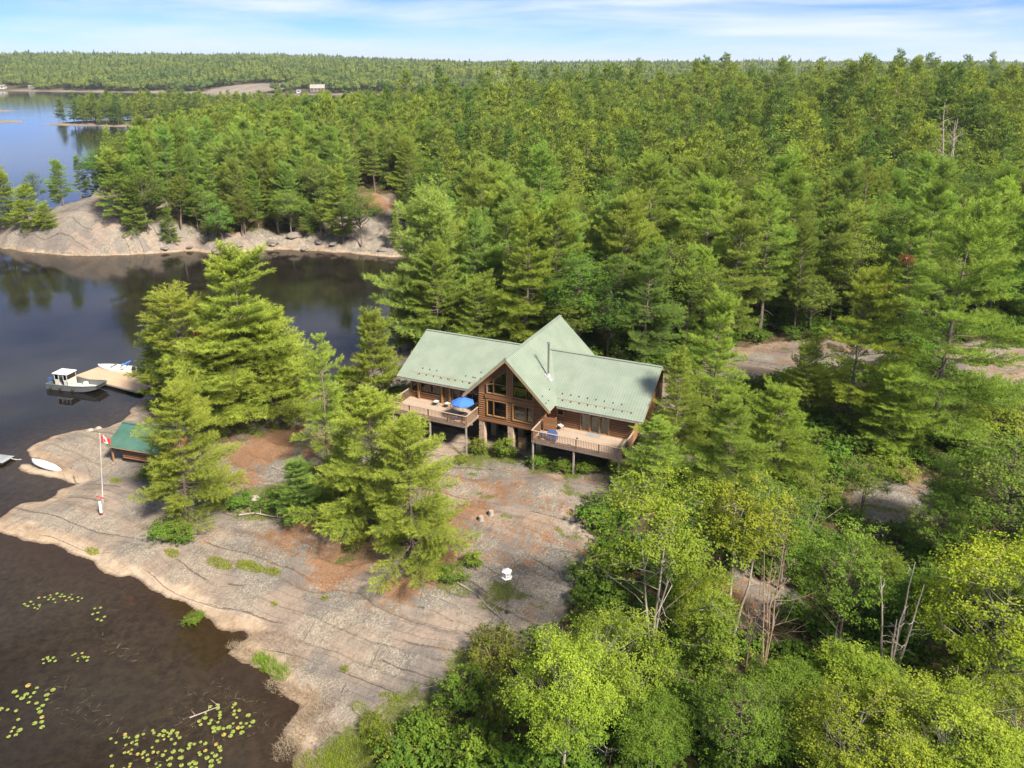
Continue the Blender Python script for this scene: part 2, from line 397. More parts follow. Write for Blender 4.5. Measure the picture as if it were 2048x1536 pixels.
def mat_water():
    t = T('water_mat'); p = t.pos()
    d = t.attr('depth')
    m1 = t.map(p, (1, 1.8, 1), (0, 0, .5))
    w1 = t.noise(m1, 1.7, 3, .55); w2 = t.noise(p, .35, 3, .5); calm = t.rng(t.noise(t.map(p, (.02, .05, 1)), 1.0, 3), .35, .65, .35, 1)
    h = t.math('MULTIPLY', t.math('ADD', t.math('MULTIPLY', w1, .7), t.math('MULTIPLY', w2, .9)), calm)
    nm = t.bump(h, .16, .07)
    bed = t.n('ShaderNodeBsdfTransparent'); t.put(bed.inputs['Color'], (.56, .50, .41))
    dp = t.n('ShaderNodeBsdfDiffuse'); t.put(dp.inputs['Color'], t.mix(t.rng(t.noise(p, .09, 4), .35, .65), (.008, .0066, .0056), (.015, .0125, .0105)))
    body = t.n('ShaderNodeMixShader'); t.put(body.inputs[0], t.rng(d, 0.0, 1.6, .06, .96))
    t.t.links.new(bed.outputs[0], body.inputs[1]); t.t.links.new(dp.outputs[0], body.inputs[2])
    gl = t.n('ShaderNodeBsdfGlossy'); t.put(gl.inputs['Roughness'], .06); t.put(gl.inputs['Normal'], nm); t.put(gl.inputs['Color'], (.95, .95, .95))
    fr = t.n('ShaderNodeFresnel'); fr.inputs['IOR'].default_value = 1.34; t.put(fr.inputs['Normal'], nm)
    mxs = t.n('ShaderNodeMixShader'); t.t.links.new(fr.outputs[0], mxs.inputs[0]); t.t.links.new(body.outputs[0], mxs.inputs[1]); t.t.links.new(gl.outputs[0], mxs.inputs[2])
    return t.surf(mxs.outputs[0])

def mat_leaf(name, dark, light, trans=.42, tint=True, far=False, hill=False):
    """foliage: 'tone' is each tuft's own age colour, the object colour its tree's"""
    t = T(name)
    oi = t.n('ShaderNodeObjectInfo')
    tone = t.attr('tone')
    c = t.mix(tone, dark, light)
    if tint: c = t.mix(1.0, c, oi.outputs['Color'], 'MULTIPLY')
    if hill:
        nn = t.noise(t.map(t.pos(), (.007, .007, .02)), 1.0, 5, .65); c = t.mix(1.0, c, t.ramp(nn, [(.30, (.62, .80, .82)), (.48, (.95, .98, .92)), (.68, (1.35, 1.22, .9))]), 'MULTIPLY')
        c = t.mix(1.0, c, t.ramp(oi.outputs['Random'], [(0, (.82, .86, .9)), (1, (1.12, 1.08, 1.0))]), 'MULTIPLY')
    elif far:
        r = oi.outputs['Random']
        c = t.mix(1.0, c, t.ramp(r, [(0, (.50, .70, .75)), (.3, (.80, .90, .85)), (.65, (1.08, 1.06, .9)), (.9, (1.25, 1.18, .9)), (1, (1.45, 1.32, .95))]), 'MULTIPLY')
    else:
        hs_ = t.n('ShaderNodeHueSaturation'); t.put(hs_.inputs['Color'], c); t.put(hs_.inputs['Value'], t.rng(oi.outputs['Random'], 0, 1, .86, 1.16, False)); t.put(hs_.inputs['Hue'], t.rng(oi.outputs['Random'], 0, 1, .49, .508, False)); c = hs_.outputs[0]
    df = t.n('ShaderNodeBsdfDiffuse'); t.put(df.inputs['Color'], c)
    tr = t.n('ShaderNodeBsdfTranslucent'); t.put(tr.inputs['Color'], t.mix(1.0, c, (1.15, 1.12, .6), 'MULTIPLY'))
    m = t.n('ShaderNodeMixShader'); m.inputs[0].default_value = trans
    t.t.links.new(df.outputs[0], m.inputs[1]); t.t.links.new(tr.outputs[0], m.inputs[2])
    return t.surf(m.outputs[0])

def mat_bark(name, a, b):
    t = T(name); v = t.map(t.coord(), (1, 1, .25)); n = t.noise(v, 9, 5, .65)
    return t.pbr(t.ramp(n, [(.3, a), (.7, b)]), .9, 0, t.bump(n, .5, .03), .2)

def mat_logs(name, a, b, c):
    """stained log siding, colour changes from log to log and along the grain"""
    t = T(name); p = t.coord()
    z = t.n('ShaderNodeSeparateXYZ'); t.put(z.inputs[0], p)
    row = t.math('FLOOR', t.math('DIVIDE', z.outputs[2], .19))
    wn = t.n('ShaderNodeTexWhiteNoise', noise_dimensions='1D'); t.put(wn.inputs['W'], row)
    n = t.noise(t.map(p, (.6, .6, 14)), 2.2, 5, .65)
    col = t.mix(n, a, b); col = t.mix(t.math('MULTIPLY', wn.outputs['Value'], .6), col, c)
    wth = t.rng(t.noise(p, .8, 4), .5, .75, 0, .4)
    col = t.mix(wth, col, (.26, .15, .08))
    return t.pbr(col, .62, 0, t.bump(n, .25, .02), .35)

def mat_metalroof(name, col, fade):
    t = T(name); p = t.coord(); n = t.noise(p, .5, 5, .6); n2 = t.noise(t.map(p, (6, .5, .5)), 1.0, 4, .6); n3 = t.noise(p, 14, 4, .7)
    c = t.mix(t.rng(n, .35, .65), col, fade); c = t.mix(t.rng(n2, .55, .75, 0, .35), c, tuple(x * .78 for x in col))
    c = t.mix(t.rng(n3, .6, .75, 0, .25), c, (.20, .17, .11))
    return t.pbr(c, .48, 0.0, None, .5)

def mat_boards(name, a, b, grey, axis=0, wd=.14):
    t = T(name); p = t.coord(); s = t.n('ShaderNodeSeparateXYZ'); t.put(s.inputs[0], p)
    row = t.math('FLOOR', t.math('DIVIDE', s.outputs[1 - axis], wd))
    wn = t.n('ShaderNodeTexWhiteNoise', noise_dimensions='1D'); t.put(wn.inputs['W'], row)
    n = t.noise(t.map(p, (.5, 9, 1) if axis == 0 else (9, .5, 1)), 2, 5, .6)
    c = t.mix(wn.outputs['Value'], a, b); c = t.mix(t.rng(n, .4, .7, 0, .6), c, grey)
    c = t.mix(t.rng(t.noise(p, .6, 4), .45, .7, 0, .5), c, grey)
    return t.pbr(c, .8, 0, t.bump(n, .2, .01), .25)

def mat_stone(name):
    t = T(name); p = t.coord(); n = t.noise(p, 7, 5, .7)
    return t.pbr(t.ramp(n, [(.25, (.16, .11, .08)), (.5, (.34, .25, .185)), (.75, (.46, .37, .29))]), .9, 0, t.bump(n, .5, .03), .2)

def mat_glass(name):
    t = T(name); g = t.n('ShaderNodeBsdfGlossy'); t.put(g.inputs['Roughness'], .02)
    tr = t.n('ShaderNodeBsdfTransparent'); t.put(tr.inputs['Color'], (.72, .76, .74))
    fr = t.n('ShaderNodeFresnel'); fr.inputs['IOR'].default_value = 1.75
    m = t.n('ShaderNodeMixShader'); t.t.links.new(fr.outputs[0], m.inputs[0]); t.t.links.new(tr.outputs[0], m.inputs[1]); t.t.links.new(g.outputs[0], m.inputs[2])
    return t.surf(m.outputs[0])

M = {}
M['ground'] = mat_ground(); M['water'] = mat_water()
M['pine'] = mat_leaf('pine_needles', (.060, .110, .024), (.312, .388, .082))
M['leaf'] = mat_leaf('broad_leaves', (.055, .110, .020), (.268, .345, .060), .5)
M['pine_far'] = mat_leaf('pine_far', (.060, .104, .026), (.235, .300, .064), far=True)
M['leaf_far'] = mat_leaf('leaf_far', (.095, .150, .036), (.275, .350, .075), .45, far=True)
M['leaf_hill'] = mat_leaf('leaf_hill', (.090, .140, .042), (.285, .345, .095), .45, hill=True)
M['grass'] = mat_leaf('grass_blades', (.09, .15, .02), (.26, .33, .05), .5)
M['bark'] = mat_bark('bark_brown', (.075, .055, .042), (.20, .16, .13))
M['bark_pale'] = mat_bark('bark_pale', (.17, .145, .115), (.36, .325, .275))
M['dead'] = mat_bark('dead_wood', (.17, .14, .115), (.36, .315, .27))
M['twig'] = mat_bark('dry_twigs', (.16, .105, .07), (.34, .25, .18))
M['rust'] = mat_leaf('rust_needles', (.12, .05, .025), (.23, .115, .055), .3)
M['logs'] = mat_logs('log_siding', (.165, .076, .035), (.245, .120, .056), (.128, .060, .030))
M['trim'] = simple('cedar_trim', (.27, .145, .062), .6, .25, 3, stretch=(1, 1, 6))
M['rake'] = simple('rake_board', (.30, .195, .10), .65, .2, 3)
M['roof'] = mat_metalroof('green_roof', (.165, .202, .158), (.195, .228, .185))
M['roof_teal'] = mat_metalroof('teal_roof', (.038, .098, .074), (.06, .125, .098))
M['deck'] = mat_boards('deck_boards', (.27, .19, .135), (.34, .255, .19), (.32, .275, .23))
M['dock'] = mat_boards('dock_boards', (.36, .235, .145), (.44, .31, .20), (.40, .32, .24))
M['rail'] = simple('rail_wood', (.205, .125, .08), .7, .25, 5)
M['greywood'] = simple('grey_timber', (.24, .21, .185), .85, .25, 6, stretch=(1, 1, .3))
M['stone'] = mat_stone('pier_stone'); M['glass'] = mat_glass('window_glass')
M['room'] = simple('room_inside', (.045, .035, .026), .9, .2)
M['steel'] = simple('stainless', (.36, .36, .35), .32, .1, 4, metal=.9)
M['alu'] = simple('aluminium', (.17, .18, .185), .45, .14, 5, metal=.55)
M['white'] = simple('white_paint', (.56, .56, .55), .4, .05, 4)
M['cream'] = simple('cream_paint', (.42, .41, .375), .5, .08, 4)
M['cushion'] = simple('white_cushion', (.48, .455, .42), .9, .06, 8)
M['black'] = simple('black_rubber', (.018, .018, .02), .6, .2, 8)
M['darkmetal'] = simple('dark_metal', (.05, .05, .055), .45, .2, 8, metal=.4)
M['blue'] = simple('blue_canvas', (.035, .13, .47), .75, .10, 5)
M['navy'] = simple('navy_cover', (.03, .07, .20), .6, .12, 5)
M['red'] = simple('red_paint', (.58, .035, .03), .5, .08, 5)
M['galv'] = simple('galvanised', (.42, .43, .44), .4, .1, 6, metal=.5)
M['curtain'] = simple('curtain', (.48, .465, .435), .9, .1, 5, stretch=(8, 8, .3))
M['boulder'] = simple('boulder_granite', (.145, .125, .11), .9, .35, 3, bump=.5)
M['lily'] = simple('lily_pad', (.17, .205, .040), .55, .25, .8)
M['lily_old'] = simple('lily_pad_old', (.27, .20, .05), .6, .3, .8)
M['firewood'] = simple('split_wood', (.34, .22, .13), .85, .35, 7)
M['grey_cov'] = simple('grey_vinyl', (.20, .21, .22), .6, .15, 4)

# ------------------------------------------------------------------ ground sheet and lake
def spaced(pairs):
    """pairs: (start, end, step0, step1) growing steps"""
    v = []
    for a, b, s0, s1 in pairs:
        x = a
        while x < b - 1e-6:
            v.append(x); f = (x - a) / (b - a); x += s0 + (s1 - s0) * f
    return np.array(v)
gx = np.unique(np.concatenate([-spaced([(62, 140, .5, 1.3), (140, 700, 1.6, 22), (700, 9000, 40, 900)])[::-1], np.arange(-62, 20, .24), spaced([(20, 70, .35, .9), (70, 700, 1.2, 24), (700, 9000, 40, 900)])]))
gy = np.concatenate([np.arange(-90, 30, 6.), np.arange(30, 92, .24), spaced([(92, 240, .5, 1.0), (240, 700, 1.5, 14), (700, 2200, 14, 45), (2200, 9000, 80, 900)])])
GX, GY = np.meshgrid(gx, gy)
GZ = height(GX, GY)
ff = GX.ravel(), GY.ravel()
SD = land(*ff).reshape(GX.shape)

# clearings in the woods (photo pixels of bare or open ground)
def poly_px(pts): return np.array([ground(x, y)[:2] for x, y in pts])
CLEAR = [poly_px(p) for p in (
    [(560, 1500), (640, 1536), (1000, 1420), (1120, 1260), (1170, 1120), (1180, 1000), (1330, 985), (1400, 850), (1380, 760), (1150, 730), (820, 700), (720, 760), (480, 840), (240, 830), (20, 900), (-60, 1080), (220, 1180), (440, 1300)],
    [(1330, 760), (1480, 700), (1560, 680), (1700, 690), (1790, 690), (1800, 720), (1640, 745), (1440, 775)],
    [(1880, 700), (1990, 685), (2080, 700), (2100, 800), (1990, 790), (1900, 745)],
    [(1690, 1000), (1760, 930), (1860, 960), (1870, 1040), (1760, 1070)],
    [(650, 455), (710, 430), (725, 395), (800, 395), (830, 430), (810, 480), (700, 490)],
    [(1380, 1180), (1520, 1150), (1600, 1220), (1500, 1290), (1400, 1250)])]
def in_clear(x, y, grow=0.0):
    r = np.zeros(x.shape, bool)
    for p in CLEAR: r |= signed(p, x, y) > -grow
    return r
def blob(px, py, rad, x=None, y=None, st=1.0):
    x = WXJ; y = WYJ; g = ground(px, py); return np.exp(-(((x - g[0]) ** 2 + (y - g[1]) ** 2) / rad ** 2)) * st
WXJ = GX + 5 * (fbm(GX / 4, GY / 4, 61, 4) - .5); WYJ = GY + 5 * (fbm(GX / 4, GY / 4, 71, 4) - .5)
nearm = (GY < 330)
cl = np.full(GX.shape, -50.0)
q = nearm.ravel(); gxq, gyq = WXJ.ravel()[q], WYJ.ravel()[q]
best = np.full(gxq.shape, -1e9)
for p in CLEAR: best = np.maximum(best, signed(p, gxq, gyq))
cl.ravel()[q] = best
forest = sstep(1.5, -2.5, cl) * sstep(1.0, 7.0, SD)
dome = sstep(34, 12, np.hypot((GX + 112) * 1.0, (GY - 196) * 1.0))
forest = np.where((GY > 160) & (GY < 300) & (GX < 0), sstep(4.0, 10.0, SD) * (1 - dome) * .8 * sstep(1.5, -2.5, cl), forest)
forest = np.where(GY > 300, sstep(3, 14, SD), forest)
hump = sstep(70, 35, np.hypot((GX + 420) / 1.3, (GY - 1290)))
forest = forest * (1 - hump)
under = sstep(.02, -.25, GZ)
shore = sstep(.75, .10, GZ) * sstep(140, 90, GY) + sstep(.8, .1, GZ) * sstep(90, 140, GY)
shore = shore * (.55 + .6 * fbm(GX / 2.2, GY / 2.2, 95, 4))
litter = np.zeros(GX.shape); moss = np.zeros(GX.shape)
for a in [(510, 905, 4.5, 1.), (560, 880, 4.5, 1.), (480, 960, 3, .8), (600, 1060, 5, .8), (700, 1110, 5, .9), (860, 1130, 3.5, 1.), (780, 1180, 2.5, .9), (960, 1020, 3.5, .8), (1000, 980, 4, .7), (880, 1060, 4, .9),
          (1560, 690, 5, .6), (1500, 700, 5, .6), (1720, 690, 5, .5), (1390, 790, 5, .9), (1900, 700, 6, .5), (745, 415, 10, 1.), (620, 450, 8, .7), (480, 455, 6, .8), (640, 900, 4, .8), (420, 1080, 4, .5), (1180, 1110, 3, .5), (1240, 1140, 3, .8), (1430, 1190, 5, .9), (1350, 1160, 4, .8), (1380, 870, 5, .8), (1990, 760, 6, .5), (1800, 940, 4, .8), (560, 1000, 3, .6), (180, 240, 20, .8), (260, 246, 20, .6), (1060, 1220, 2, .5), (900, 1300, 3, .45)]:
    litter = np.maximum(litter, blob(*a[:3], st=a[3]))
for a in [(960, 915, 3, .9), (1010, 905, 2.5, .95), (1080, 920, 3, .9), (1150, 940, 3, .9), (920, 905, 2, .5), (540, 1000, 3, .9), (620, 1010, 4, .9), (470, 1000, 2.5, .8), (330, 950, 2, .9), (300, 955, 2, .8), (980, 1170, 2, .8), (1020, 1180, 2, .5), (900, 1165, 2.5, .6), (720, 1090, 2.5, .6), (340, 1060, 2.5, .8), (800, 1430, 3, .7), (720, 1500, 3, .9), (900, 1470, 4, .9), (1000, 1350, 4, .9), (330, 965, 2, .8), (640, 1240, .8, .5), (1250, 930, 4, .8), (1900, 770, 4, .6), (900, 480, 8, .7), (1740, 950, 4, .6), (1060, 1500, 5, .9)]:
    moss = np.maximum(moss, blob(*a[:3], st=a[3]))
V1 = fbm(GX / 3.2, GY / 3.2, 81, 5)
sa, sb = strata(GX, GY); V2 = fbm(sa / 7 + .15 * sb, sb / 1.1, 83, 5)
sb2 = sb + 3.2 * (fbm(sa / 16, sb / 8, 3, 3) - .5) * 2
g1 = (sb2 / 3.1) % 1.0; g2 = ((sb2 + 5) / 1.15 + .3 * fbm(sa / 5, sb / 5, 9, 2)) % 1.0
LEDGE = np.maximum(sstep(.13, .05, g1), .7 * sstep(.16, .06, g2)) * sstep(.45, .58, fbm(sa / 5, sb / 2, 91, 3)) * sstep(200, 120, GY)
WEATH = sstep(.50, .60, fbm(sa / 8, sb / 3.2, 101, 5)) * sstep(1.5, 6, SD)
for a in [(840, 1365, 2.6, 1.), (770, 1350, 2.0, .8), (650, 1330, 1.6, .9), (1110, 1110, 2.4, 1.), (1040, 985, 3.2, .9), (1140, 975, 2.5, .9), (250, 1095, 2.2, .8), (300, 1080, 1.6, .8), (600, 1140, 1.8, .7), (480, 1180, 1.5, .6), (200, 1075, 1.5, .7), (90, 1040, 1.2, .5)]:
    WEATH = np.maximum(WEATH, sstep(.35, .7, blob(*a[:3], st=a[3]) + .5 * (V1 - .5)) * a[3])
litter = np.maximum(litter, .52 * sstep(.50, .64, fbm(sa / 5 + 9, sb / 2.2, 103, 5)) * sstep(6, 16, SD) * sstep(140, 100, GY))
moss = np.maximum(moss, .60 * sstep(.62, .72, fbm(sa / 4 + 3, sb / 1.6, 107, 5)) * sstep(5, 12, SD) * sstep(140, 100, GY))
FN = np.arange(len(gx) * len(gy)).reshape(len(gy), len(gx))
quads = np.stack([FN[:-1, :-1], FN[:-1, 1:], FN[1:, 1:], FN[1:, :-1]], -1).reshape(-1, 4)
me = mesh_np('rock_ground', np.stack([GX, GY, GZ], -1).reshape(-1, 3), quads, 4,
             dict(shore=shore.ravel(), litter=litter.ravel(), moss=moss.ravel(), forest=forest.ravel(), under=under.ravel(), v1=V1.ravel(), v2=V2.ravel(), ledge=LEDGE.ravel(), inland=np.maximum(sstep(1.5, 13.0, SD + 5 * (V1 - .5)), sstep(120, 150, GY)).ravel(), weather=WEATH.ravel(), sb=sb2.ravel(), sa=(sa + 2.4 * fbm(sa / 4, sb / 4, 97, 3)).ravel()), True)
me.materials.append(M['ground'])
obj('ground', me, kind='structure')
# lake: coarser sheet that knows the depth below it
wx = np.concatenate([gx[gx < -66], np.arange(-66, 30, .8), gx[gx >= 30][::3]]); wy = np.concatenate([gy[gy < 30], np.arange(30, 130, .8), gy[gy >= 130][::2]])
WX, WY = np.meshgrid(wx, wy); WD = -height(WX, WY)
FN = np.arange(len(wx) * len(wy)).reshape(len(wy), len(wx))
keep = (WD > -1.5); kq = (keep[:-1, :-1] | keep[:-1, 1:] | keep[1:, 1:] | keep[1:, :-1]).ravel()
quads = np.stack([FN[:-1, :-1], FN[:-1, 1:], FN[1:, 1:], FN[1:, :-1]], -1).reshape(-1, 4)[kq]
me = mesh_np('lake_water', np.stack([WX, WY, np.zeros_like(WX)], -1).reshape(-1, 3), quads, 4, dict(depth=np.maximum(WD, 0).ravel()), True)
me.materials.append(M['water'])
obj('lake_water', me, kind='structure')

# ------------------------------------------------------------------ tree makers
def unit(a): return a / (np.linalg.norm(a, axis=-1, keepdims=True) + 1e-9)
def needles(P, Dv, S, k, ln, wd, spread, rg, tone):
    """k slim blades per tuft"""
    n = len(P); P = np.repeat(P, k, 0); Dv = np.repeat(Dv, k, 0); S = np.repeat(S, k)[:, None]
    d = unit(Dv + rg.normal(0, spread, (n * k, 3))); side = unit(np.cross(d, rg.normal(0, 1, (n * k, 3))))
    l = ln * S * rg.uniform(.7, 1.2, (n * k, 1)); wv = wd * S
    a = P - side * wv / 2; b = P + side * wv / 2; c = P + d * l
    v = np.stack([a, b, c], 1).reshape(-1, 3)
    return v, np.repeat(np.clip(np.repeat(tone, k) + rg.normal(0, .08, n * k), 0, 1), 3)
def leaves(P, Nv, S, ln, wd, rg, tone):
    n = len(P); Nv = unit(Nv); t = unit(np.cross(Nv, rg.normal(0, 1, (n, 3)))); b = np.cross(Nv, t); S = S[:, None]
    v = np.stack([P - t * ln * S * .5, P + b * wd * S * .5 + t * ln * S * .05, P + t * ln * S * .5, P - b * wd * S * .5 + t * ln * S * .05], 1).reshape(-1, 3)
    return v, np.repeat(np.clip(tone + rg.normal(0, .1, n), 0, 1), 4)
def crown_mesh(name, v, tone, nper, m):
    me = mesh_np(name, v, np.arange(len(v)), nper, dict(tone=tone)); me.materials.append(m); return me

def make_pine(seed, H, R, z0=.12, dens=1.0, lod=0, lean=(0, 0), top_open=.0, gaps=.12, dead=.35, whorl=1.0, lobe=.3, foot=.6, tap=.52):
    """white pine: whorls of flat, upswept boughs; returns wood mesh and needle mesh"""
    rg = np.random.default_rng(seed); wood = MB()
    zs = np.linspace(0, H, 12); off = np.cumsum(rg.normal(0, .06, (12, 2)) * H / 18, 0); off -= off[0]
    off += np.outer((zs / H) ** 1.5, np.array(lean))
    r0 = .06 + H * .0105
    tr = lambda z: np.array([np.interp(z, zs, off[:, 0]), np.interp(z, zs, off[:, 1]), z])
    wood.tube([tr(z) - (np.array([0, 0, .6]) if z == 0 else 0) for z in zs], [max(.02, r0 * (1 - .93 * (z / H) ** .85)) * (1.25 if z == 0 else 1) for z in zs], 7 if lod == 0 else 4, False)
    P, Dv, S, TN = [], [], [], []
    ph = rg.uniform(0, 6.28, 3); zb = z0 * H; z = zb; az0 = rg.uniform(0, 6.28); nb = 0; ang = rg.uniform(0, 6.28)
    step0 = (.50 if lod == 0 else .95) * whorl * (H / 18) ** .5
    while z < H - .25:
        t = (z - zb) / (H - zb)
        prof = (1 - t) ** tap * min(1.0, foot + t * 2.0) + .05
        wh = rg.uniform(.62, 1.25)                            # some whorls reach farther: the layered outline
        for j in range(rg.integers(4, 7) if t < .9 else 5):
            ang += 2 * math.pi / 5 + rg.normal(0, .35)
            if rg.random() < gaps + top_open * t: continue
            Lb = R * prof * wh * rg.uniform(.5, 1.2) * (1 + lobe * math.cos(ang - az0))
            Lb *= 1 + .34 * math.sin(2 * ang + ph[0] + .55 * z) * math.sin(.85 * z + ph[1])      # big uneven lobes
            Lb = min(max(Lb, .35), R * 1.12)
            el = np.interp(t, [0, .3, .7, 1], [-.12, .08, .35, .95]) + rg.normal(0, .09)
            h2 = np.array([math.cos(ang), math.sin(ang)])
            base = tr(z + rg.normal(0, .1))
            ss = np.linspace(0, 1, 5)
            hor = ss * Lb * math.cos(el); ver = ss * Lb * math.sin(el) + Lb * (.14 * ss ** 2 - .06 * ss)
            bend = rg.normal(0, .12) * ss ** 2 * Lb
            pts = np.stack([base[0] + h2[0] * hor - h2[1] * bend, base[1] + h2[1] * hor + h2[0] * bend, base[2] + ver], 1)
            if lod == 0: wood.tube(pts, [max(.012, r0 * .30 * (1 - t * .6) * (1 - .85 * s)) for s in ss], 3, False)
            elif Lb > 1.2: wood.tube(pts[::2], [.05, .03, .015], 3, False)
            # twigs
            gap = (.17 if lod == 0 else .42) / dens
            s0 = .30 if t < .8 else .12
            sv = np.arange(s0 * Lb, Lb, gap); sv = sv + rg.uniform(-.05, .05, len(sv))
            if len(sv) == 0: sv = np.array([Lb * .8])
            f = np.clip(sv / Lb, 0, 1); q = np.stack([np.interp(f, ss, pts[:, i]) for i in range(3)], 1)
            sgn = np.where(np.arange(len(sv)) % 2, 1., -1.)
            lt = np.clip((.50 * Lb * (1 - f) ** .7 + .38) * rg.uniform(.6, 1.2, len(sv)), .2, 1.9)
            bd = unit(pts[-1] - pts[0]); sd = np.array([-h2[1], h2[0], 0.])
            td = unit(bd * .65 + sgn[:, None] * sd * rg.uniform(.55, 1.0, (len(sv), 1)) + np.array([0, 0, .12]) + rg.normal(0, .12, (len(sv), 3)))
            m = np.maximum(1, np.round(lt / (.19 if lod == 0 else .5))).astype(int)
            idx = np.repeat(np.arange(len(sv)), m); fr = np.concatenate([np.linspace(1.0 / k, 1, k) for k in m])
            tp = q[idx] + td[idx] * (lt[idx] * fr)[:, None]; tp[:, 2] += .06 * fr
            P.append(tp); Dv.append(td[idx] + np.array([0, 0, .55])); S.append(rg.uniform(.8, 1.2, len(tp)))
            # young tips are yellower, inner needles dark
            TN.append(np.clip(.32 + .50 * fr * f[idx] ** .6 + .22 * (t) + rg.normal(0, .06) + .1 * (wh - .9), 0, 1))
            P.append(pts[-1:]); Dv.append((bd + np.array([0, 0, .6]))[None]); S.append(np.array([1.2])); TN.append(np.array([.8]))
            nb += 1
        z += step0 * rg.uniform(.7, 1.3) * (1.0 if t < .75 else .7)
    # bare dead branches low on the stem
    if lod == 0 and dead > 0:
        for i in range(int(16 * dead)):
            zz = rg.uniform(.04, max(.1, z0 * 1.3)) * H; a = rg.uniform(0, 6.28); l = rg.uniform(.6, 1.0) * R * .55
            b = tr(zz); e = b + np.array([math.cos(a) * l, math.sin(a) * l, -l * rg.uniform(.05, .4)])
            mid = (b + e) / 2 + np.array([0, 0, .1 * l]); wood.tube([b, mid, e], [.03, .02, .008], 3, False)
    P = np.concatenate(P); Dv = unit(np.concatenate(Dv)); S = np.concatenate(S); TN = np.concatenate(TN)
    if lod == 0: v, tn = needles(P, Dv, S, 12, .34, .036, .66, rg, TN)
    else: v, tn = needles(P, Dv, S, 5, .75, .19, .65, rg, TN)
    return wood, v, tn

def make_broad(seed, H, R, z0=.3, nclump=70, nleaf=130, leaf=.17, lod=0, stems=1, open_=0.0, lean=(0, 0), cs=1.0, bark_r=.011, dead=0, flat=.55):
    """broadleaf tree: stems, limbs to clumps of leaves spread through an uneven crown"""
    rg = np.random.default_rng(seed); wood = MB(); P, Nn, S, TN = [], [], [], []
    cz = H * (z0 + 1) / 2; hz_ = H * (1 - z0) / 2
    stemp = []
    for k in range(stems):
        a = rg.uniform(0, 6.28); sp = (0 if stems == 1 else R * .45)
        n = 8; zz = np.linspace(0, H * .86, n); ox = np.cumsum(rg.normal(0, .09, n)) * H / 12; oy = np.cumsum(rg.normal(0, .09, n)) * H / 12
        ox += math.cos(a) * sp * (zz / H) ** 1.1 + lean[0] * (zz / H) ** 1.3; oy += math.sin(a) * sp * (zz / H) ** 1.1 + lean[1] * (zz / H) ** 1.3
        ox -= ox[0]; oy -= oy[0]; r0 = (.05 + H * bark_r) / (stems ** .4)
        pts = np.stack([ox, oy, zz], 1); pts[0, 2] = -.5
        wood.tube(pts, [r0 * (1 - .85 * (z_ / (H * .86)) ** .9) * (1.3 if i == 0 else 1) for i, z_ in enumerate(zz)], 7 if lod == 0 else 4, False)
        stemp.append((pts, r0))
    lob = [(unit(rg.normal(0, 1, 3)), rg.uniform(.75, 1.25)) for _ in range(7)]
    for c in range(nclump):
        d = unit(rg.normal(0, 1, 3)); d[2] = abs(d[2]) * .9 - .32 if rg.random() < .8 else d[2]; d = unit(d)
        fac = 1.0
        for lv, lf in lob:
            cosv = float(d @ lv)
            if cosv > .55: fac = lf
        rad = fac * rg.uniform(.45 + .35 * open_, 1.0) ** .6
        ctr = np.array([lean[0] * .7, lean[1] * .7, cz]) + d * rad * np.array([R, R, hz_]) * .86
        pts, r0 = stemp[rg.integers(len(stemp))]
        dist = np.hypot(ctr[0] - np.interp(ctr[2], pts[:, 2], pts[:, 0]), ctr[1] - np.interp(ctr[2], pts[:, 2], pts[:, 1]))
        zt = min(max(.35 * H * z0, ctr[2] - dist * rg.uniform(.5, 1.1)), H * .8)
        b = np.array([np.interp(zt, pts[:, 2], pts[:, 0]), np.interp(zt, pts[:, 2], pts[:, 1]), zt])
        lr = r0 * .34 * (1 - .6 * zt / H)
        if lod == 0 or c % 3 == 0:
            m1 = b + (ctr - b) * .4 + np.array([0, 0, -.05 * dist]) + rg.normal(0, .05 * dist + .02, 3); m2 = b + (ctr - b) * .75 + rg.normal(0, .06 * dist + .02, 3)
            wood.tube([b, m1, m2, ctr], [lr, lr * .7, lr * .42, lr * .2], 4 if lod == 0 else 3, False)
            if lod == 0:
                for _ in range(4):
                    e = ctr + rg.normal(0, 1, 3) * np.array([.7, .7, .35]) * cs; wood.tube([m2 + (ctr - m2) * rg.uniform(0, .8), e], [lr * .25, .008], 3, False)
        nl = int(nleaf * rg.uniform(.6, 1.3)); sg = cs * rg.uniform(.7, 1.2)
        # leaves grow in small sprays inside the clump
        nsp = max(3, nl // 9); spc = rg.normal(0, 1, (nsp, 3)) * np.array([.62, .62, .62 * flat]) * sg
        pp = ctr + spc[rg.integers(nsp, size=nl)] + rg.normal(0, 1, (nl, 3)) * np.array([.17, .17, .09]) * sg
        out_ = unit(pp - np.array([lean[0] * .7, lean[1] * .7, cz - hz_ * .6]))
        P.append(pp); Nn.append(out_ * .7 + np.array([0, 0, .75]) + rg.normal(0, .5, (nl, 3))); S.append(rg.uniform(.7, 1.25, nl))
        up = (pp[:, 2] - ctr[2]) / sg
        TN.append(np.clip(.36 + .2 * (ctr[2] - cz) / hz_ + .22 * up + rg.normal(0, .10), 0, 1))  # tone lighter towards the top of crown and clump
    for k in range(dead):
        pts, r0 = stemp[rg.integers(len(stemp))]; zt = rg.uniform(.25, .8) * H
        b = np.array([np.interp(zt, pts[:, 2], pts[:, 0]), np.interp(zt, pts[:, 2], pts[:, 1]), zt]); a = rg.uniform(0, 6.28); l = rg.uniform(.4, .9) * R
        e = b + np.array([math.cos(a) * l, math.sin(a) * l, l * rg.uniform(-.1, .6)]); wood.tube([b, (b + e) / 2 + rg.normal(0, .1 * l, 3), e], [r0 * .35, r0 * .22, .012], 4, False)
    P = np.concatenate(P); Nn = np.concatenate(Nn); S = np.concatenate(S); TN = np.concatenate(TN)
